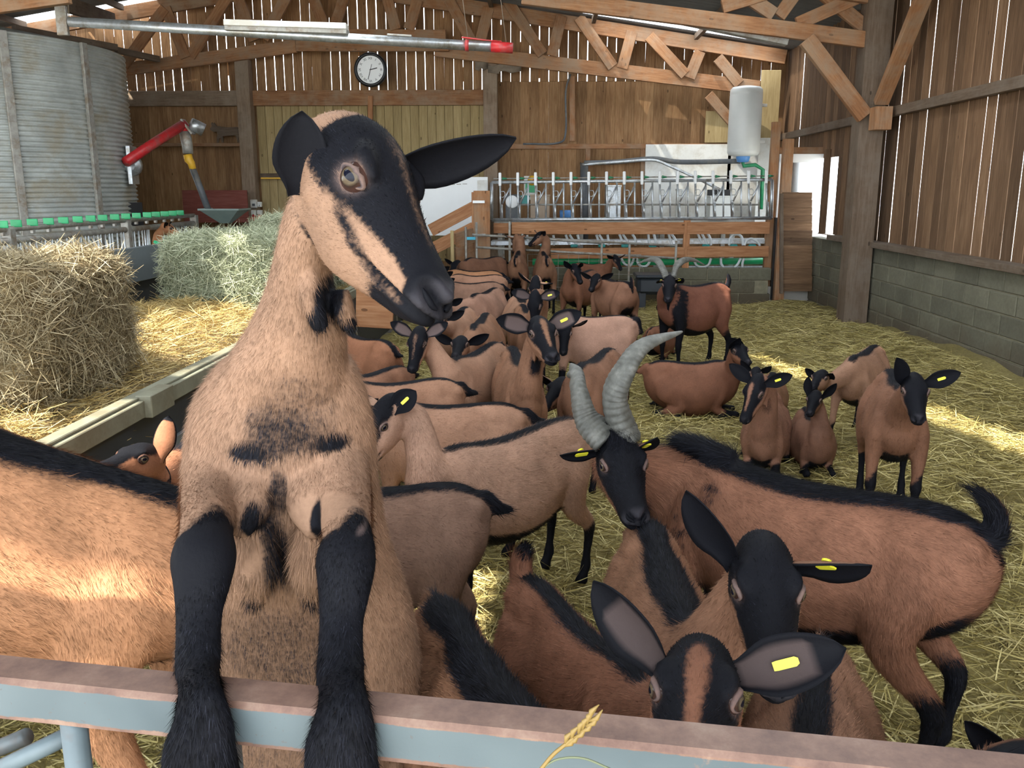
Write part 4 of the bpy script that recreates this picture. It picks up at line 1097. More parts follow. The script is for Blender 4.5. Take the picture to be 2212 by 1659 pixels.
# ---- hay: bales and loose heap
def bale(x0, x1, y0, y1, z0, z1, core, mat, n, lb, seed, ang=0.0, lump=.04):
    nx, ny, nz = 14, 10, 12
    bm = bmesh.new(); bmesh.ops.create_cube(bm, size=1.0)
    bmesh.ops.subdivide_edges(bm, edges=bm.edges[:], cuts=11, use_grid_fill=True)
    r = np.random.default_rng(seed); c = np.array([(x0 + x1) / 2, (y0 + y1) / 2, z0]); sz = np.array([x1 - x0, y1 - y0, z1 - z0])
    for v in bm.verts:
        p = np.array(v.co); q = p * 2
        rr = np.sum(np.abs(q) ** 7) ** (1 / 7); p = p / max(rr, 1e-6) * np.max(np.abs(q))
        p = p * sz; p[2] += sz[2] / 2
        w = lump * (math.sin(p[0] * 9 + seed) + math.sin(p[1] * 11 + p[2] * 7) + math.sin(p[2] * 13 - p[0] * 5)) / 3
        p *= 1 + np.array([w, w, w * .5]) + r.normal(size=3) * .006
        p[2] = max(p[2], 0.0)
        v.co = p
    bmesh.ops.recalc_face_normals(bm, faces=bm.faces[:])
    me = bpy.data.meshes.new('hay_bale'); bm.to_mesh(me); bm.free(); me.polygons.foreach_set('use_smooth', [True] * len(me.polygons))
    o = link('hay_bale', me, M[core], None, tuple(c)); o.rotation_euler = (0, 0, ang); tag(o, lb, 'hay bale')
    me.calc_loop_triangles()
    V = np.array([v.co for v in me.vertices]); T = np.array([t.vertices for t in me.loop_triangles]); Nn = np.array([t.normal for t in me.loop_triangles])
    a, b_, d = V[T[:, 0]], V[T[:, 1]], V[T[:, 2]]; ar = np.linalg.norm(np.cross(b_ - a, d - a), axis=1)
    k = np.searchsorted(np.cumsum(ar), r.random(n) * ar.sum()); u = r.random((n, 2)); s_ = u.sum(1) > 1; u[s_] = 1 - u[s_]
    p = a[k] + (b_ - a)[k] * u[:, :1] + (d - a)[k] * u[:, 1:]; nn = Nn[k]
    dr_ = r.normal(size=(n, 3)) * [1, 1, .8]; dr_ -= nn * (dr_ * nn).sum(1)[:, None]; dr_ /= np.linalg.norm(dr_, axis=1)[:, None] + 1e-9
    dr_ = dr_ + nn * np.abs(r.normal(0, .35, n))[:, None]
    blades('hay_stalks', p, dr_, r.uniform(.05, .17, n), r.uniform(.0025, .0048, n), M[mat], o, droop=.08, seed=seed)
    return o
bale(-3.45, -2.36, 4.0, 4.95, .60, 1.39, 'bale_core', 'hay', 30000, 'square bale of dry brown hay standing in the feed trough', 5, ang=-.05, lump=.09)
bale(-3.22, -2.20, 7.2, 8.2, .66, 1.36, 'bale_core_green', 'hay_green', 26000, 'square bale of pale green hay behind the sunlit loose hay', 6, ang=.03)
bale(-3.15, -2.25, 9.2, 10.2, .72, 1.46, 'bale_core_green', 'hay_green', 9000, 'dark green hay bale behind the pale green one', 8)
# loose heap as a bumpy strip with stalks
def heap_z(x, y):
    t = np.clip((x + 3.55) / 1.55, 0, 1)
    prof = np.sin(np.clip(t, 0, 1) * math.pi * .92 + .12) * .55 + .2 * (1 - t)
    h = .55 + .30 * prof * (0.75 + .25 * np.sin(y * 1.7) + .12 * np.sin(y * 4.1 + x * 3)) + .26 * np.exp(-((y - 6.3) / 1.1) ** 2) * (1 - .45 * t)
    h = np.where(t > .8, h - (t - .8) * .5, h)
    return h + .02 * np.sin(x * 17 + y * 11)
hm = grid_mesh('loose_hay', -3.55, -2.03, 2.0, 12.8, 26, 150, heap_z)
lh = link('loose_hay', hm, M['bale_core']); lh['kind'] = 'stuff'; lh['label'] = 'loose golden hay heaped along the feed trough'
n = 45000
hx = rng.uniform(-3.5, -2.06, n); hy = 2.0 + rng.random(n) ** 1.2 * 9
ag = rng.uniform(0, 2 * math.pi, n); ee = np.abs(rng.normal(.12, .22, n))
blades('hay_stalks', np.stack([hx, hy, heap_z(hx, hy) + rng.uniform(-.005, .02, n)], 1), np.stack([np.cos(ag), np.sin(ag), ee], 1), rng.uniform(.06, .18, n), rng.uniform(.0025, .0045, n), M['hay_gold'], lh, seed=9)


# ================================================================== GOATS
ATT = ('black', 'pale', 'fur', 'skin')          # coat values carried by every surface point
def sstep(a, b, x):
    t = np.clip((x - a) / (b - a + 1e-12), 0, 1); return t * t * (3 - 2 * t)
def cr_interp(A, n):
    """Catmull-Rom resampling of station rows"""
    A = np.asarray(A, float); k = len(A)
    Q = np.vstack([2 * A[0] - A[1], A, 2 * A[-1] - A[-2]])
    u = np.linspace(0, k - 1, n); i = np.minimum(u.astype(int), k - 2); t = (u - i)[:, None]
    a, b, c, d = Q[i], Q[i + 1], Q[i + 2], Q[i + 3]
    return 0.5 * ((2 * b) + (c - a) * t + (2 * a - 5 * b + 4 * c - d) * t * t + (3 * b - a - 3 * c + d) * t ** 3), u / (k - 1)

class Shell:
    """collects closed lofts of one animal with their coat values"""
    def __init__(s): s.V = []; s.F = []; s.A = []; s.D = []; s.n = 0
    def add(s, V, F, A, D):
        s.V.append(V); s.F += [tuple(i + s.n for i in f) for f in F]; s.A.append(A); s.D.append(D); s.n += len(V)
    def loft(s, C, R, U, w, ht, hb, n, m, pat, flow=-1.0, taper=0.0, taper_top=0.0, pw=1.0):
        """C centres, R side axes, U up axes, w half widths, ht/hb heights above and below"""
        rows = np.column_stack([C, R, U, w, ht, hb])
        X, t = cr_interp(rows, n)
        C, R, U = X[:, :3], X[:, 3:6], X[:, 6:9]
        R = R / (np.linalg.norm(R, axis=1)[:, None] + 1e-9); U = U / (np.linalg.norm(U, axis=1)[:, None] + 1e-9)
        w, ht, hb = np.maximum(X[:, 9], .002), np.maximum(X[:, 10], .002), np.maximum(X[:, 11], .002)
        a = np.linspace(0, 2 * math.pi, m, endpoint=False)
        ca, sa = np.cos(a), np.sin(a)
        ca = np.sign(ca) * np.abs(ca) ** pw; sa = np.sign(sa) * np.abs(sa) ** pw
        k = 1 - taper * np.clip(-sa, 0, 1) - taper_top * np.clip(sa, 0, 1)
        V = C[:, None] + R[:, None] * (w[:, None] * ca * k)[..., None] + U[:, None] * (np.where(sa > 0, ht[:, None] * sa, hb[:, None] * sa))[..., None]
        T = np.gradient(C, axis=0); T /= np.linalg.norm(T, axis=1)[:, None] + 1e-9
        D = np.repeat(T[:, None] * flow, m, axis=1)
        A = np.zeros((n, m, 4)); A[..., 2] = 1.0
        pat(A, t[:, None] + 0 * a[None], a[None] + 0 * t[:, None])
        V = V.reshape(-1, 3); A = A.reshape(-1, 4); D = D.reshape(-1, 3)
        F = [(i * m + j, i * m + (j + 1) % m, (i + 1) * m + (j + 1) % m, (i + 1) * m + j) for i in range(n - 1) for j in range(m)]
        b0 = len(V); V = np.vstack([V, C[0], C[-1]]); A = np.vstack([A, A[:m].mean(0), A[-m:].mean(0)]); D = np.vstack([D, D[0], D[-1]])
        F += [(b0, (j + 1) % m, j) for j in range(m)] + [(b0 + 1, (n - 1) * m + j, (n - 1) * m + (j + 1) % m) for j in range(m)]
        # outward orientation
        if np.linalg.det(np.stack([R[n // 2], U[n // 2], T[n // 2]])) < 0: F = [f[::-1] for f in F]
        s.add(V, F, A, D)
    def tube(s, P, ra, rb, n, m, pat, ref=(0, 0, 1), flow=1.0):
        """limb: ra across ref side, rb along it"""
        P = np.asarray(P, float); T = np.gradient(P, axis=0); T /= np.linalg.norm(T, axis=1)[:, None] + 1e-9
        ref = np.asarray(ref, float)
        R = np.array([nrm(np.cross(ref, t) if np.linalg.norm(np.cross(ref, t)) > 0.15 else np.cross((0.3, 1, 0.2), t)) for t in T])
        U = np.array([np.cross(t, r) for t, r in zip(T, R)])
        s.loft(P, R, U, ra, rb, rb, n, m, pat, flow)

def remesh(sh, vox, smooth, name):
    V = np.vstack(sh.V); A = np.vstack(sh.A); D = np.vstack(sh.D)
    me = mesh_np(name + '_src', V, sh.F)
    ob = bpy.data.objects.new(name + '_src', me); COL.objects.link(ob)
    md = ob.modifiers.new('r', 'REMESH'); md.mode = 'VOXEL'; md.voxel_size = vox
    ms = ob.modifiers.new('s', 'SMOOTH'); ms.factor = 0.5; ms.iterations = smooth
    dg = bpy.context.evaluated_depsgraph_get()
    out = bpy.data.meshes.new_from_object(ob.evaluated_get(dg))
    bpy.data.objects.remove(ob); bpy.data.meshes.remove(me)
    nv = len(out.vertices)
    co = np.empty(nv * 3, np.float32); out.vertices.foreach_get('co', co); co = co.reshape(-1, 3).astype(float)
    kd = kdtree.KDTree(len(V))
    for i, v in enumerate(V): kd.insert(v, i)
    kd.balance()
    idx = np.empty((nv, 3), int); wt = np.empty((nv, 3))
    for i in range(nv):
        for j, (_, k, d) in enumerate(kd.find_n(co[i], 3)): idx[i, j] = k; wt[i, j] = 1.0 / (d + 0.004)
    wt /= wt.sum(1)[:, None]
    AA = (A[idx] * wt[..., None]).sum(1); DD = (D[idx] * wt[..., None]).sum(1)
    nf = len(out.polygons)
    ls = np.empty(nf, np.int32); out.polygons.foreach_get('loop_total', ls)
    vi = np.empty(len(out.loops), np.int32); out.loops.foreach_get('vertex_index', vi)
    Fq = vi.reshape(-1, 4) if (ls == 4).all() else None
    faces = [tuple(p.vertices) for p in out.polygons] if Fq is None else Fq
    bpy.data.meshes.remove(out)
    return co, faces, AA, DD

def vnormals(V, F):
    F = np.asarray(F)
    n = np.cross(V[F[:, 2]] - V[F[:, 0]], V[F[:, 3]] - V[F[:, 1]])
    N = np.zeros_like(V)
    for k in range(4): np.add.at(N, F[:, k], n)
    return N / (np.linalg.norm(N, axis=1)[:, None] + 1e-12)

def put_attrs(me, A):
    for k, nme in enumerate(ATT):
        if nme == 'fur': continue
        at = me.attributes.new(nme, 'FLOAT', 'POINT'); at.data.foreach_set('value', np.clip(A[:, k], 0, 1).astype(np.float32))

EYE_ME = None
def eye_mesh():
    global EYE_ME
    if EYE_ME is None:
        bm = bmesh.new(); bmesh.ops.create_uvsphere(bm, u_segments=16, v_segments=12, radius=1.0)
        EYE_ME = bpy.data.meshes.new('eyeball'); bm.to_mesh(EYE_ME); bm.free()
        EYE_ME.polygons.foreach_set('use_smooth', [True] * len(EYE_ME.polygons)); EYE_ME.materials.append(M['eye'])
    return EYE_ME

def ear_shell(base, d, nrml, L, W, dark_out=0.25, inner_pale=0.0, m=9, n=14, cup=0.55, curl=0.0):
    """leaf shaped cupped ear: base point, axis d, opening towards nrml"""
    d = nrm(d); nrml = nrm(nrml - d * np.dot(nrml, d)); side = np.cross(d, nrml)
    u = np.linspace(0, 1, n); v = np.linspace(-1, 1, m)
    prof = np.where(u < 0.45, 0.40 + 0.60 * sstep(0, 0.45, u), np.clip(1 - ((u - 0.45) / 0.55) ** 2.2, 0, 1) ** 0.75)
    prof = np.maximum(prof, 0.02)
    VV = []; AA = []
    for lay in (1, -1):
        for i in range(n):
            w = W * prof[i]
            cu = cup * (1 - 0.55 * u[i]) + (0.7 * (1 - u[i] / 0.22) if u[i] < 0.22 else 0)
            for j in range(m):
                th = v[j] * (0.5 + cu)
                s_ = np.sin(th) / np.sin(0.5 + cu) if cu < 1.0 else np.sin(th)
                dep = (1 - np.cos(th)) / max(np.sin(0.5 + cu), .3)
                p = base + d * (L * u[i]) + side * (w * s_) + nrml * (w * dep * 0.9 - lay * -1 * 0 + curl * L * u[i] ** 2) + nrml * (0.0016 * lay)
                VV.append(p)
                rim = abs(v[j]) > 0.8 or u[i] > 0.86
                a = np.zeros(4)
                if lay == 1:
                    a[0] = 1.0
                    a[1] = inner_pale * (0.42 if not rim and 0.1 < u[i] < 0.75 and abs(v[j]) < 0.55 else 0.0)
                else:
                    a[0] = 1.0 if (u[i] > 1 - dark_out or abs(v[j]) > 0.93) else 0.0
                a[2] = 0.35
                AA.append(a)
    VV = np.array(VV); k = n * m
    F = []
    for i in range(n - 1):
        for j in range(m - 1):
            q = (i * m + j, i * m + j + 1, (i + 1) * m + j + 1, (i + 1) * m + j)
            F.append(q); F.append(tuple(x + k for x in q[::-1]))
    for i in range(n - 1):
        for j, fl in ((0, 1), (m - 1, 0)):
            a, b_ = i * m + j, (i + 1) * m + j
            q = (a, b_, b_ + k, a + k); F.append(q if fl else q[::-1])
    for j in range(m - 1):
        a, b_ = (n - 1) * m + j, (n - 1) * m + j + 1
        F.append((a, a + k, b_ + k, b_))
    return VV, F, np.array(AA), np.repeat(d[None], len(VV), 0)

def lid_ring(c, ox, fx, ux, ra, rb, mi, pale):
    """eyelids: a thick almond ring round the eye"""
    n, m = 16, 6; V = []; A = []
    for i in range(n):
        t = 2 * math.pi * i / n
        rad = np.array(fx) * math.cos(t) * ra + np.array(ux) * math.sin(t) * rb * (1 - 0.25 * abs(math.cos(t)))
        e = nrm(rad)
        for j in range(m):
            b_ = 2 * math.pi * j / m
            mm = mi * (1.0 + 1.0 * max(0, math.sin(t)))
            V.append(c + rad + e * mm * math.cos(b_) + np.array(ox) * mm * 0.9 * math.sin(b_) - np.array(ox) * 0.25 * ra * abs(math.cos(t)))
            A.append((0.9 if math.cos(b_) < 0 else 0.6, 0.15 if math.cos(b_) < 0 else pale, 0, 0.35 if math.cos(b_) < 0 else 0))
    F = [(i * m + j, i * m + (j + 1) % m, ((i + 1) % n) * m + (j + 1) % m, ((i + 1) % n) * m + j) for i in range(n) for j in range(m)]
    return np.array(V), F, np.array(A, float), np.repeat(np.array(ox)[None], len(V), 0)

def head_loft(sh, P, h, k, s, mask, m=26, n=30):
    """skull, cheeks, nose and jaw; P poll, h forward, k up"""
    r = np.cross(h, k)
    st = np.array([(-.052, .018, .000, -.034), (-.036, .040, .024, -.066), (-.006, .053, .043, -.092), (.035, .060, .053, -.106), (.072, .062, .050, -.108),
                   (.105, .056, .040, -.112), (.140, .048, .028, -.104), (.175, .0405, .018, -.090), (.205, .0375, .012, -.080), (.230, .0365, .008, -.072),
                   (.249, .0325, .002, -.063), (.262, .0225, -.006, -.053), (.268, .010, -.016, -.042)]) * s
    C = P + h * st[:, :1] + k * ((st[:, 2:3] + st[:, 3:4]) * 0.5 + 0.012 * s)
    hh = (st[:, 2] - st[:, 3]) * 0.5
    def pat(A, t, a):
        up = np.sin(a)
        x = np.interp(t, np.linspace(0, 1, len(st)), st[:, 0]) / s
        wd = np.interp(x, [-.05, 0, .03, .07, .11, .16, .20, .23, .27], mask.get('w', [0.9, 0.55, 0.35, 0.30, 0.42, 0.40, 0.30, -.1, -2.0]))
        blk = sstep(wd - 0.18, wd + 0.12, up)
        if mask.get('streak', 0):      # brown blaze down the middle of the face
            mid = np.exp(-((np.cos(a)) / 0.26) ** 2) * (up > 0) * sstep(0.02, 0.06, x) * sstep(0.235, 0.19, x)
            blk = blk * (1 - mask['streak'] * mid)
        if mask.get('poll_brown', 0): blk = blk * sstep(-0.012, 0.008, x)
        throat = sstep(-0.80, -0.93, up) * sstep(0.12, 0.05, x) * mask.get('throat', 0.9)
        bar = np.exp(-((up - np.interp(x, [.07, .22], [0.25, -0.45])) / 0.16) ** 2) * sstep(.08, .10, x) * mask.get('bar', 0.0)
        muz = sstep(.232, .246, x)
        A[..., 0] = np.maximum.reduce([blk, throat, bar, muz])
        chin = sstep(.17, .20, x) * sstep(-0.35, -0.6, up)
        A[..., 0] = np.maximum(A[..., 0], chin * 0.9)
        A[..., 2] = 0.45 * sstep(.25, .18, x) + 0.05
        A[..., 3] = sstep(.240, .254, x) * sstep(-0.35, 0.0, up) * 0.8
    R = np.repeat(r[None], len(st), 0); U = np.repeat(k[None], len(st), 0)
    sh.loft(C, R, U, st[:, 1], hh, hh, n, m, pat, flow=-1.0, taper=0.30, taper_top=0.16, pw=0.92)
    # jaw muscle and brow
    for sg in (-1, 1):
        eye = P + h * .072 * s + r * sg * .058 * s + k * .026 * s
        def pz(A, t, a, v=mask.get('brow', 0.9)): A[..., 0] = v; A[..., 2] = .35
        b0 = P + h * .055 * s + r * sg * .034 * s + k * .046 * s; b1 = P + h * .110 * s + r * sg * .042 * s + k * .032 * s
        sh.tube([b0, (b0 + b1) / 2 + r * sg * .008 * s + k * .002 * s, b1], [.008 * s, .014 * s, .006 * s], [.008 * s, .012 * s, .006 * s], 6, 8, pz)
        def pc(A, t, a): A[..., 0] = 0.0; A[..., 2] = .45
        b0 = P + h * .055 * s + r * sg * .030 * s - k * .010 * s; b1 = P + h * .045 * s + r * sg * .026 * s - k * .062 * s
        sh.tube([b0, (b0 + b1) / 2 + r * sg * .004 * s, b1], [.016 * s, .030 * s, .014 * s], [.014 * s, .022 * s, .012 * s], 6, 8, pc)

def build_goat(label, root, parts, head=None, tone=(0.30, 0.135, 0.06), vox=0.012, fur=0, fur_len=0.014, fur_w=0.0016,
               eyes=True, blobs=(), smooth=4, group='brown goats in the straw pen', name='goat', seed=1, category='goat', post=None):
    """parts(sh) adds lofts in world space; the animal becomes one mesh with eyes, tags, horns and fur as children"""
    lum_ = sum(tone) / 3; tone = tuple((c_ * .80 + lum_ * .20) * .86 for c_ in tone)
    sh = Shell(); parts(sh)
    V, F, A, D = remesh(sh, vox, smooth, name)
    F = np.asarray(F)
    Nn = vnormals(V, F)
    extra = []
    eyes_out = []; tags = []
    if head:
        P, h, k, s = head['P'], head['h'], head['k'], head['s']; r = np.cross(h, k)
        loc = (V - P) @ np.stack([h, r, k], 1) / s
        near = (np.abs(loc[:, 0] - 0.12) < 0.2) & (np.abs(loc[:, 1]) < 0.09)
        # eye sockets, nostrils, mouth
        for sg in (-1, 1):
            e = np.array([.088, sg * .0565, .016])
            dd = np.linalg.norm((loc - e) * [1, 1, 1.15], axis=1)
            q = near & (dd < .05)
            A[q, 1] = np.maximum(A[q, 1], 0.42 * head.get('eye_pale', 1.0) * np.exp(-(dd[q] / .0215) ** 4))
            A[q, 0] *= 1 - 0.8 * np.exp(-(dd[q] / .021) ** 4)
            V[q] -= (r * sg)[None] * (0.006 * s * np.exp(-(dd[q] / .020) ** 2))[:, None]
            n0, n1 = np.array([.270, sg * .008, -.008]), np.array([.252, sg * .027, .004])
            tt_ = np.clip(((loc - n0) @ (n1 - n0)) / np.sum((n1 - n0) ** 2), 0, 1)
            dd = np.linalg.norm(loc - n0 - tt_[:, None] * (n1 - n0), axis=1); q = near & (dd < .03)
            V[q] -= Nn[q] * (0.011 * s * np.exp(-(dd[q] / .0075) ** 2))[:, None]
            V[q] += Nn[q] * (0.0035 * s * np.exp(-((dd[q] - .016) / .006) ** 2))[:, None]
            A[q, 0] = np.maximum(A[q, 0], np.exp(-(dd[q] / .009) ** 4)); A[q, 2] *= 1 - np.exp(-(dd[q] / .012) ** 2); A[q, 3] *= 1 - np.exp(-(dd[q] / .009) ** 4)
        # mouth line
        zl = np.interp(loc[:, 0], [.15, .19, .23, .27], [-.040, -.036, -.030, -.026])
        dm = np.abs(loc[:, 2] - zl); q = near & (loc[:, 0] > .155) & (dm < .02)
        g = np.exp(-(dm[q] / .0042) ** 2) * sstep(.155, .18, loc[q, 0])
        V[q] -= Nn[q] * (0.0085 * s * g)[:, None]
        V[q] += Nn[q] * (0.003 * s * np.exp(-((dm[q] - .010) / .005) ** 2) * sstep(.16, .19, loc[q, 0]))[:, None]
        A[q, 0] = np.maximum(A[q, 0], g); A[q, 2] *= (1 - g)
        A[near & (loc[:, 0] > .245), 2] = 0.05
        for sg in (-1, 1):
            ec = P + h * .088 * s + r * sg * .0435 * s + k * .016 * s
            ox = nrm(r * sg + h * .25 + k * .10); ux = nrm(k - ox * k.dot(ox) + h * 0.0); fx = np.cross(ux, ox)
            if eyes:
                eyes_out.append((ec, ox, fx, ux, .0190 * s))
                extra.append(lid_ring(ec + ox * .0125 * s, ox, fx, ux, .0180 * s, .0120 * s * head.get('lid', 1.0),   .0033 * s, 0.35 * head.get('eye_pale', 1.0)))
            sd_ = 'l' if sg < 0 else 'r'
            eb = P + h * head.get('ear_x_' + sd_, .016) * s + r * sg * .048 * s + k * head.get('ear_z_' + sd_, .008) * s
            L = head.get('ear_len_l' if sg < 0 else 'ear_len_r', head.get('ear', 0.165)) * s
            ew = head.get('ear_w_l' if sg < 0 else 'ear_w_r', head.get('ear_w', 0.040)) * s
            tip = head.get('ear_l' if sg < 0 else 'ear_r')
            if tip is not None:
                if isinstance(tip, tuple) and len(tip) == 3 and tip[2] == 'far': d = nrm(on_ray(tip[:2], eb, L, False) - eb)
                elif isinstance(tip, tuple) and len(tip) == 2: d = nrm(on_ray(tip, eb, L) - eb)
                else: d = nrm(tip)
            else:
                d = nrm(r * sg * 0.9 + k * head.get('ear_up', 0.35) - h * 0.12)
            on = head.get('ear_n_l' if sg < 0 else 'ear_n_r')
            nn = nrm(h * 0.85 + r * sg * 0.15 - k * 0.25) if on is None else nrm(on)
            extra.append(ear_shell(eb - d * .012 * s, d, nn, L, ew, head.get('ear_dark', 0.30), head.get('ear_pale', 0.0), cup=head.get('ear_cup', 0.55)))
            tg = head.get('tag_l' if sg < 0 else 'tag_r')
            if tg:
                tags.append((eb + d * L * 0.42, d, nrm(nn - d * nn.dot(d)), s))
    if head:
        P, h, k, s = head['P'], head['h'], head['k'], head['s']; r = np.cross(h, k)
        for sg in (-1, 1):      # nostril slits
            pts = []
            for t_ in np.linspace(0, 1, 7):
                g_ = P + s * (h * (.268 - .018 * t_) + r * sg * (.007 + .019 * t_) + k * (-.010 + .012 * t_ - .006 * math.sin(t_ * 3.1)))
                i_ = np.argmin(((V - g_) ** 2).sum(1)); pts.append(V[i_] * .5 + g_ * .5 if np.linalg.norm(V[i_] - g_) < .006 * s else V[i_])
            pts = cr_interp(np.array(pts)[[0, 2, 4, 6]], 8)[0]
            tv, tf = tube_geo(pts, np.array([.0012, .003, .0042, .0048, .0048, .0042, .003, .0012]) * s, 6, cap=False)
            extra.append((np.array(tv), tf, np.tile([1.0, 0, 0, 0], (len(tv), 1)), np.zeros((len(tv), 3))))
    for b_ in blobs:
        c, rad, at, val = b_[:4]
        dd = np.linalg.norm((V - np.asarray(c)) / np.asarray(rad), axis=1)
        g = sstep(1.45, 0.45, dd)
        A[:, at] = A[:, at] * (1 - g) + val * g
    if post: V = post(V)
    Nn = vnormals(V, F)
    Vs, Fs, As = [V], [F], [A]
    nv = len(V); tri_extra = []
    for (v2, f2, a2, d2) in extra:
        Vs.append(v2); Fs.append(np.array(f2) + nv); As.append(a2); nv += len(v2)
    VV = np.vstack(Vs); FF = np.vstack(Fs); AA = np.vstack(As)
    root = np.asarray(root, float)
    me = bpy.data.meshes.new(name)
    me.vertices.add(len(VV)); me.vertices.foreach_set('co', (VV - root).astype(np.float32).ravel())
    me.loops.add(FF.size); me.loops.foreach_set('vertex_index', FF.astype(np.int32).ravel())
    me.polygons.add(len(FF)); me.polygons.foreach_set('loop_start', np.arange(0, FF.size, 4, dtype=np.int32))
    me.update(calc_edges=True); me.polygons.foreach_set('use_smooth', [True] * len(me.polygons))
    put_attrs(me, AA)
    ra = me.attributes.new('rnd', 'FLOAT', 'POINT'); ra.data.foreach_set('value', np.full(len(VV), .45, np.float32))
    ob = link(name, me, M['coat']); ob.location = root; ob.color = (*tone, 1)
    tag(ob, label, category, group)
    for (ec, ox, fx, ux, rad) in eyes_out:
        o = link('eye', eye_mesh(), None, ob)
        q = ec - root
        o.matrix_local = Matrix(((ox[0] * rad, fx[0] * rad, ux[0] * rad, q[0]), (ox[1] * rad, fx[1] * rad, ux[1] * rad, q[1]), (ox[2] * rad, fx[2] * rad, ux[2] * rad, q[2]), (0, 0, 0, 1)))
    for (c, d, nn, s) in tags:
        ear_tag(ob, root, c, d, nn, s)
    if fur:
        fur_coat(ob, root, V, F, Nn, A, D, fur, fur_len, fur_w, tone, seed)
    return ob

def ear_tag(ob, root, c, d, nn, s):
    """yellow flag tag hanging from a stud through the ear"""
    side = np.cross(d, nn)
    a = c + nn * 0.006 * s
    x, y, z = side, nn, d
    pts = [(-.008, -.016), (.008, -.016), (.009, -.010), (.009, .016), (.005, .021), (-.005, .021), (-.009, .016), (-.009, -.010)]
    Mx = Matrix(((x[0], y[0], z[0], 0), (x[1], y[1], z[1], 0), (x[2], y[2], z[2], 0), (0, 0, 0, 1)))
    q = a - root
    o = prism('ear_tag', [(u * s * .72, v * s * .95) for u, v in pts], 0.003 * s, M['tag'], ob, Matrix.Translation(q) @ Mx)
    b_ = c - nn * 0.006 * s - root
    prism('ear_tag', [(math.cos(t) * .008 * s, math.sin(t) * .008 * s) for t in np.linspace(0, 2 * math.pi, 10, endpoint=False)], 0.004 * s, M['tag'], ob, Matrix.Translation(b_) @ Mx)

def clump(p):
    """random value shared by hairs of one lock"""
    q = np.floor(p / np.array([.011, .011, .018])).astype(np.int64)
    hsh = (q[:, 0] * 73856093) ^ (q[:, 1] * 19349663) ^ (q[:, 2] * 83492791)
    return (np.abs(hsh) % 1009) / 1009.0
def fur_coat(ob, root, V, F, Nn, A, D, count, ln, wd, tone, seed):
    r = np.random.default_rng(seed)
    T = np.vstack([F[:, [0, 1, 2]], F[:, [0, 2, 3]]])
    a, b_, c = V[T[:, 0]], V[T[:, 1]], V[T[:, 2]]
    area = np.linalg.norm(np.cross(b_ - a, c - a), axis=1)
    # keep only skin that can be seen from around the camera's side
    ctr = (a + b_ + c) / 3; fn = Nn[T[:, 0]]
    vis = ((CAM - ctr) * fn).sum(1) / (np.linalg.norm(CAM - ctr, axis=1)) > -0.45
    area = area * vis
    cum = np.cumsum(area); t = T[np.searchsorted(cum, r.random(count) * cum[-1])]
    u = r.random((count, 2)); sw = u.sum(1) > 1; u[sw] = 1 - u[sw]
    w = np.column_stack([1 - u.sum(1), u])
    def ip(X): return (X[t] * w[..., None]).sum(1)
    p, n, d, at = ip(V), ip(Nn), ip(D), ip(A)
    n /= np.linalg.norm(n, axis=1)[:, None] + 1e-9
    d = d + np.array([0, 0, -0.35])
    d -= n * (d * n).sum(1)[:, None]; d /= np.linalg.norm(d, axis=1)[:, None] + 1e-9
    d += r.normal(size=d.shape) * 0.16
    L = ln * np.clip(at[:, 2], 0.0, 4) * r.uniform(0.6, 1.25, count)
    ok = L > 0.0015
    p, n, d, at, L = p[ok], n[ok], d[ok], at[ok], L[ok]; N = len(p)
    tip = p + (d + n * r.uniform(0.10, 0.32, N)[:, None]) * L[:, None]
    s = np.cross(d, n); s /= np.linalg.norm(s, axis=1)[:, None] + 1e-9
    W = wd * r.uniform(0.7, 1.3, N)[:, None]
    base = p - n * 0.0015
    X = np.stack([base - s * W / 2, base + s * W / 2, tip], 1).reshape(-1, 3) - root
    me = bpy.data.meshes.new('fur')
    me.vertices.add(len(X)); me.vertices.foreach_set('co', X.astype(np.float32).ravel())
    me.loops.add(len(X)); me.loops.foreach_set('vertex_index', np.arange(len(X), dtype=np.int32))
    me.polygons.add(N); me.polygons.foreach_set('loop_start', np.arange(0, len(X), 3, dtype=np.int32))
    me.update(calc_edges=True); me.polygons.foreach_set('use_smooth', [True] * N)
    at3 = np.repeat(at, 3, 0); put_attrs(me, at3)
    ra = me.attributes.new('rnd', 'FLOAT', 'POINT'); ra.data.foreach_set('value', np.repeat(np.clip(.62 * r.random(N) + .38 * clump(p), 0, 1), 3).astype(np.float32))
    nn = n + r.normal(size=n.shape) * 0.24; nn /= np.linalg.norm(nn, axis=1)[:, None]
    me.normals_split_custom_set_from_vertices([tuple(v) for v in np.repeat(nn, 3, 0)])
    o = link('fur', me, M['coat'], ob); o.color = (*tone, 1); o['kind'] = 'stuff'
    return o

# ---------- body plan of a standing or lying goat in its own frame (x forward, y left, z up), withers about 0.76
BODY = np.array([  # x, half width, top, bottom
    (-.435, .020, .640, .585), (-.415, .060, .690, .520), (-.370, .105, .735, .450), (-.300, .130, .757, .400), (-.200, .150, .757, .350), (-.090, .175, .747, .312),
    (.030, .185, .742, .300), (.130, .175, .750, .315), (.220, .150, .765, .345), (.300, .125, .765, .390), (.370, .100, .740, .430), (.420, .072, .690, .480), (.450, .030, .630, .540)])
FRONT = [(.295, .075, .610, .070, .050), (.290, .098, .520, .075, .052), (.280, .108, .440, .058, .044), (.285, .110, .370, .043, .036), (.296, .108, .285, .030, .028), (.300, .108, .235, .032, .031),
         (.298, .108, .190, .022, .022), (.295, .108, .120, .0185, .0185), (.295, .108, .078, .026, .025), (.304, .108, .050, .022, .022), (.314, .108, .032, .028, .026), (.322, .108, .000, .034, .030)]
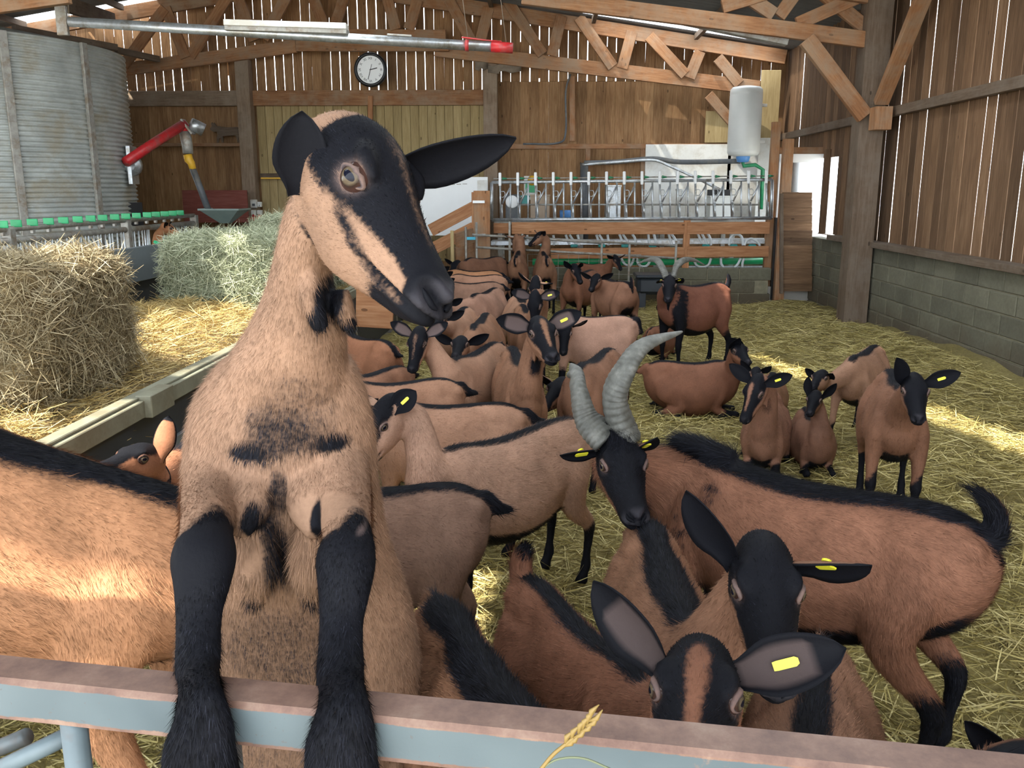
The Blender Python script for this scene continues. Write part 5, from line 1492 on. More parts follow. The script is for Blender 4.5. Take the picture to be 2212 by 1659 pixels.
HIND = [(-.255, .070, .640, .105, .055), (-.250, .105, .540, .110, .058), (-.240, .120, .455, .085, .052), (-.262, .120, .370, .056, .040), (-.325, .116, .300, .038, .028), (-.350, .113, .262, .033, .026),
        (-.352, .111, .215, .025, .021), (-.342, .110, .130, .0185, .0185), (-.338, .110, .078, .026, .025), (-.328, .110, .050, .022, .022), (-.318, .110, .032, .028, .026), (-.310, .110, .000, .034, .030)]

def opt_w(o): return o.get('saddle_w', .055)
def pat_body(o):
    def f(A, t, a):
        up = np.sin(a)
        da = np.abs(((a - math.pi / 2 + math.pi) % (2 * math.pi)) - math.pi)
        w = o.get('stripe', 0.34) * np.interp(t, [0, .1, .35, .7, .85, 1], [1.2, 1.0, .8, .85, 1.1, 1.2])
        st = sstep(w + .16, w - .10, da)
        if 'saddle' in o:        # black bar down the shoulder
            st = np.maximum(st, np.exp(-((t - 0.80) / opt_w(o)) ** 2) * sstep(-.75, .0, up) * o['saddle'])
        be = sstep(o.get('belly', -.72), o.get('belly', -.72) - .18, up) * sstep(.05, .2, t) * sstep(.84, .74, t)
        st = st * sstep(.91, .83, t)
        A[..., 0] = np.maximum(st, be)
        A[..., 2] = 1.0 + 0.5 * be + 0.7 * st
    return f
def pat_leg(k, inner=0):
    def f(A, t, a):
        A[..., 0] = sstep(k - .07, k + .07, t + 0.05 * np.cos(a))
        A[..., 2] = 1.0 - 0.5 * sstep(.4, .7, t)
        A[..., 2] = np.where(t > .92, 0.1, A[..., 2])
    return f

def goat(label, W, R, s=1.0, poll=None, nose=None, lie=False, opt=None, tone=(0.30, 0.135, 0.06), neck_len=None, fur=0, vox=None,
         root_m=None, swing=(0, 0, 0, 0), group='brown goats in the straw pen', seed=1, post=None, **hk):
    """W, R: pixels of withers and tail base (placed at back height); poll, nose: pixels of the head"""
    opt = dict(opt or {})
    drop = 0.305 if lie else 0.0
    zb = (0.757 - drop) * s
    if root_m is None:
        w3, r3 = aZ(*W, zb), aZ(*R, zb)
        c = (w3 + r3) / 2; L = np.linalg.norm((w3 - r3)[:2])
        fx = nrm(np.array([w3[0] - r3[0], w3[1] - r3[1], 0]))
        k = np.clip(L / (0.68 * s), 0.85, opt.get('stretch', 1.18))
        mid = 0.5 * (0.27 - 0.41)
        up = np.array([0, 0, 1.0]); left = np.cross(up, fx)
        org = np.array([c[0], c[1], 0.0]) - fx * mid * s * k
        org[2] = float(ground_z(org[0], org[1])) if -2 < org[0] < 4.3 else 0.05
    else:
        org, fx, up, k = root_m; left = np.cross(up, fx)
    opt.setdefault('ratio', k)
    def loc(p):
        p = np.atleast_2d(np.asarray(p, float)); q = p.copy(); q[:, 0] *= k
        return org + (q[:, :1] * fx + q[:, 1:2] * left + q[:, 2:3] * up) * s
    belly = opt.get('fat', 1.0); slim = opt.get('slim', 1.0)
    head = None
    nb = loc((.36, 0, .635 - drop))[0]
    if poll is not None:
        hs = s * opt.get('head', 1.0)
        nl = (neck_len or 0.34) * s
        P = on_ray(poll, nb, nl, opt.get('poll_near', True)) if len(poll) == 2 else np.asarray(poll, float)
        Hn = on_ray(nose, P, 0.262 * hs, opt.get('nose_near', True)) if len(nose) == 2 else np.asarray(nose, float)
        h = nrm(Hn - P)
        kk = np.array([0, 0, 1.0]) if 'roll' not in opt else nrm(np.array([0, 0, 1.0]) + c_r * opt['roll'])
        if abs(h[2]) > 0.85: kk = nrm(kk - 0.9 * h * np.sign(-h[2]) * 0 + nrm(np.array([h[0], h[1], 0])) * (1.2 if h[2] < 0 else -1.2))
        kk = nrm(kk - h * h.dot(kk))
        # nose pixel names the nose tip: drop the axis a little so that the muzzle lands on it
        head = dict(P=P, h=h, k=kk, s=hs); head.update(hk)
    v = vox or 0.013 * max(s, 0.8)
    def parts(sh):
        b = BODY.copy(); b[:, 2:] -= drop
        wid = b[:, 1] * (1 + (belly - 1) * np.exp(-((b[:, 0] - 0.0) / .22) ** 2))
        wid = wid * slim
        if lie: wid = wid * 1.04
        bot = b[:, 3] - (belly - 1) * 0.10 * np.exp(-((b[:, 0] - 0.0) / .2) ** 2)
        zc = b[:, 2] * 0.45 + bot * 0.55
        C = loc(np.column_stack([b[:, 0], 0 * zc, zc]))
        n = len(C)
        sh.loft(C, np.repeat(left[None], n, 0), np.repeat(up[None], n, 0), wid * s, (b[:, 2] - zc) * s, (zc - bot) * s, 40, 36, pat_body(opt), flow=-1, taper_top=0.16)
        for leg, hind in ((FRONT, 0), (HIND, 1)):
            for sg in (-1, 1):
                sw = swing[hind * 2 + (0 if sg < 0 else 1)]
                if lie:
                    if not hind: L5 = [(.29, .085, .33, .070, .05), (.26, .115, .20, .055, .045), (.23, .130, .10, .042, .036), (.33, .135, .06, .032, .030), (.43, .135, .050, .033, .032), (.40, .15, .035, .022, .022), (.30, .16, .030, .024, .022), (.26, .16, .028, .026, .024)]
                    else: L5 = [(-.26, .09, .33, .10, .06), (-.20, .145, .22, .10, .055), (-.10, .185, .12, .06, .045), (-.20, .20, .075, .042, .034), (-.34, .205, .055, .033, .028), (-.24, .215, .035, .022, .022), (-.13, .22, .030, .025, .024), (-.09, .22, .028, .027, .025)]
                    L5 = np.array(L5); L5[:, 1] *= np.where(L5[:, 2] < .15, .74, .9); L5[:, 2] -= .012
                else:
                    L5 = np.array(leg)
                    L5[:, 2] = np.where(L5[:, 2] < .5, .5 - (.5 - L5[:, 2]) * opt.get('legs', 1.0), L5[:, 2])
                    f = np.clip((0.55 - L5[:, 2]) / 0.55, 0, 1)
                    L5[:, 0] += sw * f
                P3 = loc(np.column_stack([L5[:, 0], sg * L5[:, 1] * slim, L5[:, 2]]))
                sh.tube(P3, L5[:, 4] * s * (.5 + .5 * slim), L5[:, 3] * s, 26, 12, pat_leg(opt.get('leg', .36) if not hind else opt.get('hleg', .44)), ref=fx)
        def pbn(A, t, a): A[..., 0] = opt.get('saddle', 0); A[..., 2] = 1.0
        for sg in (-1, 1):
            for pts_, rr_ in (([(-.34, .04, .690), (-.380, .048, .680), (-.400, .048, .660)], [.03, .030, .022]), ([(.225, .060, .690), (.255, .080, .630), (.300, .100, .530)], [.030, .040, .042])):
                q_ = loc(np.array(pts_) * [1, sg * slim, 1] - [0, 0, drop])
                sh.tube(q_, np.array(rr_) * s, np.array(rr_) * s, 8, 10, pbn if pts_[0][0] > 0 else (lambda A, t, a: None), ref=(.3, .2, 1))
        # tail
        tu = opt.get('tail', 0.15); ta = math.radians(-48 + 66 * tu); tw_ = opt.get('tail_w', 1.0)
        tb = np.array([(-.375, 0, .700 - drop), (-.415, 0, .705 - drop), (-.415 - .07 * math.cos(ta), 0, .705 + .07 * math.sin(ta) - drop), (-.415 - .125 * math.cos(ta + .3), 0, .705 + .125 * math.sin(ta + .3) - drop)])
        def pt(A, t, a): A[..., 0] = np.maximum(sstep(-.3, .2, np.sin(a)) * opt.get('tail_black', 1), sstep(.7, .9, t)); A[..., 2] = 2.2
        sh.tube(loc(tb), np.array([.028, .030, .028, .012]) * s * tw_, np.array([.022, .022, .020, .01]) * s * tw_, 10, 10, pt, ref=left)
        if head:
            P, h, kk, hs = head['P'], head['h'], head['k'], head['s']
            he = P - h * .000 * hs - kk * .040 * hs
            p0 = loc((.255, 0, .600 - drop))[0]; p1 = loc((.335, 0, .630 - drop))[0]
            dv = he - p1; ln = np.linalg.norm(dv)
            t1 = nrm(fx * 0.75 + up * 0.55); t2 = nrm(nrm(-h * 0.35 - kk * 0.75))
            q1 = p1 + t1 * ln * 0.33; q2 = he + t2 * ln * 0.36
            tt = np.linspace(0, 1, 6)[:, None]
            B = (1 - tt) ** 3 * p1 + 3 * (1 - tt) ** 2 * tt * q1 + 3 * (1 - tt) * tt ** 2 * q2 + tt ** 3 * he
            Cn = np.vstack([p0, B])
            ups = []
            T = np.gradient(Cn, axis=0)
            for i, tq in enumerate(np.linspace(0, 1, len(Cn))):
                uu = up * (1 - tq) + nrm(kk * 0.6 - h * 0.6) * tq
                if opt.get('neck_up') is not None: uu = up * (1 - tq) + np.array(opt['neck_up']) * tq
                tn_ = nrm(T[i]); ups.append(nrm(uu - tn_ * uu.dot(tn_)))
            ups = np.array(ups); rs = np.array([np.cross(u_, nrm(t_)) for u_, t_ in zip(ups, T)])
            nw = opt.get('neck_w', 1.0)
            def pn(A, t, a):
                da = np.abs(((a - math.pi / 2 + math.pi) % (2 * math.pi)) - math.pi)
                st = sstep(.42, .22, da) * sstep(opt.get('mane', .34), opt.get('mane', .34) - .2, t)
                th = sstep(-.70, -.95, np.sin(a)) * opt.get('throat', 0.0) * sstep(.45, .65, t)
                A[..., 0] = np.maximum(st, th); A[..., 2] = 1.1 + opt.get('shag', 0.0)
            sh.loft(Cn, rs, ups, np.array([.098, .100, .084, .070, .061, .055, .046]) * s * nw, np.array([.10, .108, .090, .076, .067, .060, .048]) * s * nw,
                    np.array([.12, .13, .108, .086, .073, .064, .050]) * s * nw, 24, 20, pn, flow=-1)
            head_loft(sh, P, h, kk, hs, opt.get('mask', {}))
            if opt.get('wattles'):
                for sg in (-1, 1):
                    b0 = he * 0.62 + B[3] * 0.38 - ups[4] * .05 * s + rs[4] * sg * .02 * s
                    def pw_(A, t, a): A[..., 0] = sstep(.75, .95, t); A[..., 2] = .8
                    sh.tube([b0, b0 + np.array([0, 0, -.03]) * s, b0 + np.array([0, 0, -.075]) * s], np.array([.010, .011, .009]) * s, np.array([.010, .011, .009]) * s, 6, 8, pw_, ref=(1, 0, 0))
            if opt.get('forelock'):
                def pfl(A, t, a): A[..., 0] = 1; A[..., 2] = opt['forelock']
                b0 = P + kk * .050 * hs - h * .02 * hs
                sh.tube([b0, b0 + h * .04 * hs + kk * .008 * hs, b0 + h * .085 * hs - kk * .002 * hs], np.array([.030, .036, .022]) * hs, np.array([.014, .020, .010]) * hs, 8, 10, pfl)
                b0 = loc((.30, 0, .77 - drop))[0]
                sh.tube([b0 - fx * .10 * s, b0 + up * .012 * s, b0 + fx * .09 * s + up * .02 * s], np.array([.03, .04, .03]) * s, np.array([.02, .025, .02]) * s, 8, 10, pfl)
            if opt.get('beard'):
                b0 = P + h * .20 * hs - kk * .05 * hs
                def pbd(A, t, a): A[..., 0] = 1; A[..., 2] = 3.0
                sh.tube([b0, b0 - kk * .03 * hs + np.array([0, 0, -.03]), b0 - np.array([0, 0, .10]) * hs - h * .02], [.018 * hs, .02 * hs, .006 * hs], [.014 * hs, .016 * hs, .006 * hs], 6, 8, pbd)
    def hollow(V):
        q = V - org; lc = np.column_stack([q @ fx / (s * k), q @ left / s, q @ up / s + drop])
        for cx, cz, rad_, dep in ((-.175, .665, .075, .022), (.365, .66, .06, .012), (-.16, .45, .07, .010), (.16, .58, .06, .008), (-.245, .70, .035, -.010)):
            for sg in (-1, 1):
                d2 = ((lc[:, 0] - cx) / rad_) ** 2 + ((lc[:, 2] - cz) / rad_) ** 2
                g = np.exp(-d2) * (lc[:, 1] * sg > .03) * (lc[:, 1] * sg < .24)
                V = V - left * (sg * dep * s * g)[:, None]
        return V
    post = post or hollow
    ob = build_goat(label, org, parts, head, tone, v, fur, seed=seed, group=group, fur_len=opt.get('fur_len', .017) , fur_w=opt.get('fur_w', .0021), blobs=opt.get('blobs', ()), eyes=opt.get('eyes', True), post=post)
    if head and opt.get('horns'): horns(ob, org, head, opt['horns'])
    return ob

def horns(ob, org, head, spec):
    """ridged horns sweeping up, back and out: spec = lists of pixel points with depth offsets, or None for the default arc"""
    P, h, k, s = head['P'], head['h'], head['k'], head['s']; r = np.cross(h, k)
    for sg in (-1, 1):
        pts = spec.get('l' if sg < 0 else 'r')
        b0 = P + r * sg * .024 * s + k * .025 * s - h * .0 * s
        if pts is None:
            pts3 = [b0, b0 + (k * .10 - h * .01 + r * sg * .02) * s, b0 + (k * .20 - h * .06 + r * sg * .06) * s, b0 + (k * .25 - h * .14 + r * sg * .14) * s, b0 + (k * .25 - h * .20 + r * sg * .25) * s]
        else:
            pts3 = [b0] + [np.asarray(aY(x, y, P[1] + dy)) for x, y, dy in pts]
        C = bez(pts3, 44); n = len(C); t = np.linspace(0, 1, n)
        base = spec.get('r0', .026) * s
        rad = base * (1 - t) ** 0.75 * (1 + 0.06 * np.abs(np.sin(t * math.pi * 24)) * (t < .85)) + .003
        T = np.gradient(C, axis=0); V = []; m = 12
        fw = nrm(h)
        for i in range(n):
            tt = nrm(T[i]); a_ = nrm(fw - tt * fw.dot(tt)); b_ = np.cross(tt, a_)
            for j in range(m):
                th = 2 * math.pi * j / m
                V.append(C[i] - org + rad[i] * (a_ * math.cos(th) * 1.25 + b_ * math.sin(th) * 0.72))
        F = [(i * m + j, i * m + (j + 1) % m, (i + 1) * m + (j + 1) % m, (i + 1) * m + j) for i in range(n - 1) for j in range(m)] + [tuple(range(m))[::-1], tuple(range((n - 1) * m, n * m))]
        link('horn', mesh_np('horn', V, F, True), M['horn'], ob)

# ------------------------------------------------------------------ gate in front
GZ = 1.12
ga, gb = aZ(0, 1468, GZ), aZ(1700, 1642, GZ)
gd = nrm(gb - ga)
gl, gr_ = ga - gd * 0.55, gb + gd * 1.1
gate = empty('gate', tuple((gl + gr_) / 2 * np.array([1, 1, 0])))
tag(gate, 'blue-grey painted steel gate with rusty top rail under the reared goat', 'gate')
gn = np.array([gd[1], -gd[0], 0])            # towards the camera
if gn[1] > 0: gn = -gn
def gate_rail(name, zc, w, h, back=0.0):
    o = beam(name, gl + np.array([0, 0, zc - GZ]) - gn * (0.028 - back), gr_ + np.array([0, 0, zc - GZ]) - gn * (0.028 - back), w, h, M['gate'], gate, bev=0.006)
    return o
# top rail: a channel with its flange up, painted front and worn top
L = float(np.linalg.norm(gr_ - gl))
prof = [(-0.028, 0.0), (0.022, 0.0), (0.028, -0.006), (0.028, -0.058), (0.022, -0.062), (0.016, -0.058), (0.016, -0.012), (-0.022, -0.012), (-0.022, -0.05), (-0.028, -0.05)]
ns = 40
V = []; Fc = []
for i in range(ns + 1):
    for (a_, z_) in prof: V.append((-L / 2 + L * i / ns, a_, z_))
k = len(prof)
for i in range(ns):
    for j in range(k): Fc.append((i * k + j, i * k + (j + 1) % k, (i + 1) * k + (j + 1) % k, (i + 1) * k + j))
Fc += [tuple(range(k))[::-1], tuple(range(ns * k, ns * k + k))]
me = mesh_np('top_rail', V, Fc)
bm = bmesh.new(); bm.from_mesh(me); bmesh.ops.recalc_face_normals(bm, faces=bm.faces[:]); bm.to_mesh(me); bm.free()
o = link('top_rail', me, M['gate'], gate)
c = (gl + gr_) / 2 - gn * 0.028
yv = gn
o.matrix_local = Matrix.Translation(Vector(c) - gate.location) @ Matrix(((gd[0], yv[0], 0, 0), (gd[1], yv[1], 0, 0), (0, 0, 1, 0), (0, 0, 0, 1)))
for px in (127, 470, 1010, 1500):
    q = aZ(px, 1520 + (px - 127) * 0.1, GZ - 0.03)
    tdist = (q - gl).dot(gd)
    b0 = gl + gd * tdist - gn * 0.028
    tube('upright', [(b0[0], b0[1], GZ - 0.045), (b0[0], b0[1], 0.6), (b0[0], b0[1], 0.12)], 0.017, M['gate_bar'], gate, m=12)
for zc in (0.86, 0.62, 0.38):
    tube('cross_bar', [gl + np.array([0, 0, zc - GZ]) - gn * 0.028, (gl + gr_) / 2 + np.array([0, 0, zc - GZ]) - gn * 0.028, gr_ + np.array([0, 0, zc - GZ]) - gn * 0.028], 0.015, M['gate_bar'], gate, m=10)
for (p_, q_) in (((-60, 1690, 1.10), (150, 1588, 1.10)), ((-60, 1640, 1.16), (60, 1590, 1.16))):
    tube('brace_bar', [aY(*p_), (aY(*p_) + aY(*q_)) / 2, aY(*q_)], .013, M['gate_bar'], gate, m=10)
for xe in (gl, gr_):
    tube('end_post', [(xe[0], xe[1], 1.10), (xe[0], xe[1], 0.5), (xe[0], xe[1], 0.0)], 0.025, M['gate_bar'], gate, m=12)

# ---- ear of grass stuck on the gate rail
gs0 = aZ(1165, 1659, GZ + .0)
sp = [aY(1168, 1662, .86), aY(1195, 1630, .86), aY(1225, 1605, .86), aY(1262, 1572, .86), aY(1280, 1543, .86)]
ge = empty('grass_ear', tuple(sp[0])); tag(ge, 'pale ear of dry grass sticking up before the gate rail', 'grass')
cv = bez(sp, 8)
tube('stalk', cv[:20], .0022, M['hay_gold'], ge, 6)
for i in range(12):
    t = 14 + i * 1.4; q = cv[min(int(t), len(cv) - 1)]; d_ = nrm(cv[-1] - cv[16]); sd = nrm(np.cross(d_, c_f)) * (1 if i % 2 else -1)
    tube('spikelet', [q, q + d_ * .008 + sd * .0045, q + d_ * .020 + sd * .003], [.0014, .0032, .0006], M['hay_gold'], ge, 6)
tube('leaf_blade', bez([aY(1168, 1662, .86), aY(1205, 1640, .86), aY(1260, 1638, .86), aY(1320, 1662, .86)], 6), .0013, M['hay_green'], ge, 5)

hr_ = empty('head_rail', (-3.0, 1.27, 0)); tag(hr_, 'steel rail over the trough end, shading the left goat', 'rail')
tube('rail', [(-3.0, 1.27, 1.74), (-2.0, 1.27, 1.74), (-1.15, 1.27, 1.74)], .034, M['galv'], hr_, 10)
tube('rail_post', [(-3.0, 1.27, 0), (-3.0, 1.27, .9), (-3.0, 1.27, 1.85)], .04, M['galv'], hr_, 10)
tube('rail_post', [(-1.75, 1.27, 0), (-1.75, 1.27, .9), (-1.75, 1.27, 1.74)], .04, M['galv'], hr_, 10)

# ------------------------------------------------------------------ tones
TAN = (0.43, 0.215, 0.120); LTAN = (0.50, 0.27, 0.165); BRN = (0.30, 0.135, 0.066); RED = (0.36, 0.135, 0.055); DRK = (0.185, 0.078, 0.038); MAH = (0.25, 0.095, 0.045); ORG = (0.48, 0.205, 0.075)
HERD = 'brown goats in the straw pen'

# ------------------------------------------------------------------ the reared goat at the gate
def hero():
    def PT(x, y, Y): return aY(x, y, Y)
    def pxm(p): return float((p - CAM).dot(c_f)) / FPX      # metres for one pixel at p
    head_s = 1.16
    P = PT(735, 330, 1.30)
    Hn = on_ray((962, 648), P, 0.262 * head_s, True)
    h = nrm(Hn - P)
    ph = math.radians(60)
    k = c_r * math.sin(ph) - c_f * math.cos(ph) + np.array([0, 0, 0.15]); k = nrm(k - h * h.dot(k))
    r = np.cross(h, k)
    head = dict(P=P, h=h, k=k, s=head_s, ear=0.152, ear_w=0.044, ear_dark=0.12, ear_pale=0.0, ear_r=nrm(np.array([0, 0, 1.0]) * .95 + c_r * .16 - c_f * .30), ear_l=(1142, 290), lid=0.64, ear_len_r=.100, ear_w_r=.032, ear_w_l=.034, ear_x_r=.028, ear_z_r=-.048, ear_len_l=.19, ear_x_l=.03,
                ear_n_r=nrm(-c_f * 1.0 + c_r * 0.25), ear_n_l=nrm(-c_f * 0.55 - c_u * 0.8), ear_cup=0.42)
    def parts(sh):
        X = np.array([1.0, 0, 0]); 
        T = [(615, 790, 1.42, 150, .080, .090), (604, 865, 1.43, 190, .11, .115), (604, 960, 1.45, 208, .13, .135), (606, 1060, 1.48, 212, .14, .140),
             (618, 1180, 1.54, 222, .15, .150), (638, 1330, 1.62, 252, .17, .16), (645, 1460, 1.70, 262, .18, .17), (645, 1600, 1.80, 235, .16, .16), (645, 1740, 1.92, 130, .09, .09)]
        C = np.array([PT(a, b_, c) for a, b_, c, *_ in T]); w = np.array([q[3] * pxm(p) for q, p in zip(T, C)])
        n = len(T); R = np.repeat(X[None], n, 0); U = np.repeat(nrm((0, .92, .38))[None], n, 0)
        def pb(A, t, a):
            up = np.sin(a)
            A[..., 0] = np.maximum(sstep(.92, .97, up), .35 * sstep(.45, .62, t) * sstep(-.60, -.92, up))  # lower front darkened: shade between the legs put into the coat
            A[..., 2] = 1.25
        sh.loft(C, R, U, w, np.array([q[4] for q in T]), np.array([q[5] for q in T]), 44, 40, pb, flow=1.0, taper=0.05)
        Nk = [(606, 850, 1.43, 150, .10, .10), (622, 770, 1.41, 130, .09, .10), (641, 705, 1.385, 106, .085, .085), (648, 625, 1.36, 76, .075, .070), (655, 545, 1.34, 62, .068, .062), (676, 455, 1.325, 62, .062, .056), (705, 380, 1.32, 56, .05, .045)]
        C = np.array([PT(a, b_, c) for a, b_, c, *_ in Nk]); w = np.array([q[3] * pxm(p) for q, p in zip(Nk, C)])
        n = len(Nk); R = np.repeat(X[None], n, 0); U = np.repeat(nrm((-.15, .95, .1))[None], n, 0)
        def pn(A, t, a):
            A[..., 0] = np.exp(-((np.sin(a) + 1) / .12) ** 2) * sstep(.80, .88, t) * .9; A[..., 2] = 1.0
        sh.loft(C, R, U, w, np.array([q[4] for q in Nk]), np.array([q[5] for q in Nk]), 28, 24, pn, flow=-1.0)
        mask = dict(w=[1.2, 0.35, -.05, -.02, .18, .30, .34, .25, -2.0], streak=0.40, bar=0.8, throat=1.0, brow=.9, poll_brown=1)
        head_loft(sh, P, h, k, head_s, mask, 40, 48)
        # wattles
        for (a, b_) in (((668, 580), (694, 712)), ((738, 625), (757, 712))):
            p0, p1 = PT(*a, 1.30 if a[0] < 700 else 1.33), PT(*b_, 1.285 if a[0] < 700 else 1.33)
            def pw_(A, t, a): A[..., 0] = sstep(.62, .8, t); A[..., 2] = 1.2
            sh.tube([p0, (p0 + p1) / 2 + np.array([-.004, -.004, 0]), p1], [.013, .022, .014], [.012, .018, .013], 12, 10, pw_, ref=(1, 0, 0))
        # forelegs over the rail
        for sgn, ks in ((-1, [(487, 985, 1.42, 70), (462, 1075, 1.33, 62), (446, 1150, 1.215, 52), (440, 1205, 1.165, 62), (437, 1262, 1.135, 54), (430, 1330, 1.105, 45), (428, 1410, 1.065, 46), (427, 1478, 1.025, 58), (430, 1535, .965, 64), (431, 1600, .945, 68), (433, 1668, .94, 74), (434, 1730, .94, 76)]),
                        (1, [(718, 985, 1.42, 66), (738, 1075, 1.33, 58), (750, 1150, 1.215, 48), (747, 1205, 1.165, 57), (745, 1262, 1.135, 52), (738, 1340, 1.105, 43), (735, 1420, 1.06, 46), (735, 1490, 1.015, 60), (735, 1545, .955, 66), (736, 1605, .935, 68), (738, 1668, .93, 72), (738, 1730, .93, 74)])):
            C = np.array([PT(a, b_, c) for a, b_, c, _ in ks]); rr = 1.16 * np.array([q[3] * pxm(p) for q, p in zip(ks, C)])
            def pl(A, t, a):
                A[..., 0] = sstep(.165, .235, t + .03 * np.cos(2 * a)); A[..., 2] = np.where(t > .5, 1.5, np.where(t < .22, 1.4, .8))
                A[..., 2] = np.where(t > .9, .3, A[..., 2])
            sh.tube(C, rr, rr * np.array([1.0, .95, .92, .9, .8, .7, .7, .6, .55, .6, .65, .65]), 40, 16, pl, ref=(0, 1, 0))
            # upper arm muscle towards the breast
            q = [(548 if sgn < 0 else 664, 1010, 1.36), (535 if sgn < 0 else 672, 1085, 1.315), (512 if sgn < 0 else 690, 1150, 1.27)]
            C = np.array([PT(*z) for z in q])
            def pm(A, t, a): A[..., 0] = 0; A[..., 2] = 1.3
            sh.tube(C, [.030, .042, .022], [.022, .034, .020], 10, 12, pm, ref=(0, 1, 0))
            # brisket tuft beside the leg
            q = [(545 if sgn < 0 else 680, 1130, 1.33), (560 if sgn < 0 else 670, 1215, 1.335), (545 if sgn < 0 else 672, 1300, 1.36)]
            C = np.array([PT(*z) for z in q])
            def pf(A, t, a): A[..., 0] = sstep(.75, .95, t); A[..., 2] = 2.4
            sh.tube(C, [.030, .034, .018], [.02, .022, .012], 10, 12, pf, ref=(0, 1, 0))
        # hind quarters standing on the straw
        for sgn in (-1, 1):
            b0 = PT(645 + sgn * 112, 1520, 1.74)
            gz = 0.0
            Lp = [b0, b0 + (sgn * .01, .03, -.16), b0 + (sgn * .01, -.06, -.34), (b0[0], b0[1] + .10, .30), (b0[0], b0[1] + .09, .14), (b0[0], b0[1] + .06, .0)]
            def pq(A, t, a): A[..., 0] = sstep(.5, .6, t); A[..., 2] = 1
            sh.tube(np.array(Lp), [.10, .095, .06, .036, .025, .034], [.12, .11, .065, .04, .025, .036], 24, 12, pq, ref=(1, 0, 0))
    B = []
    def bl(x, y, Y, rx, ry, val, at=0):
        p = PT(x, y, Y); f_ = pxm(p); B.append((p, (rx * f_, 0.12, ry * f_), at, val))
    bl(640, 850, 1.33, 75, 60, .42); bl(585, 905, 1.32, 80, 45, .50); bl(690, 900, 1.32, 40, 60, .40)
    bl(530, 985, 1.30, 58, 25, 1.0); bl(700, 978, 1.30, 52, 26, 1.0)
    bl(604, 950, 1.31, 85, 55, .66); bl(605, 1060, 1.33, 26, 60, .66); bl(612, 1170, 1.38, 28, 120, .75); bl(620, 1400, 1.45, 150, 170, .50)  # last blob paints the belly's shade between the legs
    bl(545, 1125, 1.28, 20, 46, 1.0); bl(694, 1120, 1.28, 20, 46, 1.0)
    bl(436, 1178, 1.08, 16, 20, 0.0); bl(436, 1178, 1.08, 12, 15, .75, 1); bl(752, 1200, 1.08, 12, 9, .6, 1)
    bl(722, 640, 1.33, 30, 52, 1.0)
    tail = PT(645, 1600, 1.8)
    root = np.array([tail[0], tail[1] + 0.1, 0.0])
    ob = build_goat('tan goat reared up with black forelegs hooked over the gate rail', root, parts, head, (0.37, 0.20, 0.112), 0.005, 190000, 0.013, 0.0013, blobs=B, smooth=7, group=HERD, seed=11)
    return ob
hero()

# ------------------------------------------------------------------ the herd (near to far)
M_DARK = dict(w=[0.9, .35, .05, -.05, .25, .30, .25, -.1, -2.0])
M_STRK = dict(w=[0.9, .45, .10, .05, .20, .25, .25, -.1, -2.0], streak=.9)
M_BRN = dict(w=[0.9, .6, .45, .55, .75, .6, .3, -.1, -2.0])
M_BUCK = dict(w=[0.2, -.15, -.15, -.05, .0, -.15, -.35, -.6, -2.0], throat=1)
TOC = nrm(-c_f)

# left goat beside the gate, forequarters raised towards the trough
D0 = aY(190, 1000, 1.80); fx0 = nrm((-1.0, 0.10, 0.30)); up0 = nrm(np.array([0.25, -0.10, 1.0])); up0 = nrm(up0 - fx0 * fx0.dot(up0)); s0 = 1.16
goat('orange-brown goat with sunlit flank beside the gate, head out of sight', None, None, s0, root_m=(D0 - up0 * .755 * s0 + fx0 * 0.15, fx0, up0, 1.12), tone=ORG, fur=70000,
     opt=dict(belly=-.80, stripe=.36, fat=1.10, legs=1.45, tail=-.4, tail_w=.7, fur_len=.020, fur_w=.0018), vox=.012, poll=tuple(D0 + np.array([-.72, .12, .30])), nose=tuple(D0 + np.array([-.95, .10, .16])), seed=21)
goat('goat bending to the feed trough, one long ear raised', (430, 965), (650, 905), 1.0, poll=(325, 992), nose=(196, 1015), neck_len=.36, tone=RED, fur=9000,
     opt=dict(mask=M_BRN), eye_pale=.15, ear_r=(398, 1072), ear_l=(372, 868), ear_dark=.10, ear_n_r=c_f, ear_n_l=c_f, seed=22)
goat('greyish-brown goat standing rump outward behind the reared goat', (705, 1075), (1005, 1068), 1.0, poll=(640, 1130), nose=(560, 1230), tone=(0.27, 0.145, 0.092), fur=30000, opt=dict(hleg=.55, stripe=.40), seed=23)
w5_, r5_ = aZ(1092, 1506, .795), aZ(968, 1326, .795); f5_ = nrm((w5_ - r5_) * np.array([1, 1, 0]))
h5_ = w5_ + f5_ * .24 + np.array([0, 0, -.04])       # its head hangs behind the rail
goat('dark brown goat pressed to the gate, broad black stripe down its back', (1092, 1506), (968, 1326), 1.05, poll=tuple(h5_), nose=tuple(h5_ + np.array([.0, -.02, -.26])), neck_len=.36, tone=(0.24, 0.105, 0.048), fur=40000,
     opt=dict(stripe=.70, fat=.85, slim=.74, tail=0, poll_near=False), seed=24)
goat('red-brown goat peering over the rail, brown blaze and tagged right-hand ear', (1342, 1448), (1132, 1246), .95, poll=(1512, 1448), nose=(1478, 1712), neck_len=.42, tone=MAH, fur=45000,
     opt=dict(stripe=.34, fat=.85, slim=.78, mask=dict(w=[.9, .45, .10, .05, .20, .25, .25, -.1, -2], streak=1.0), tail=2.1, tail_w=1.5, tail_black=.3, head=1.31),
     ear_r=(1268, 1238), ear_l=(1850, 1395), tag_l=1, ear_pale=.45, ear=.165, ear_n_r=nrm(TOC - c_r * .9), ear_n_l=nrm(TOC + c_u * .35), vox=.0095, seed=25)
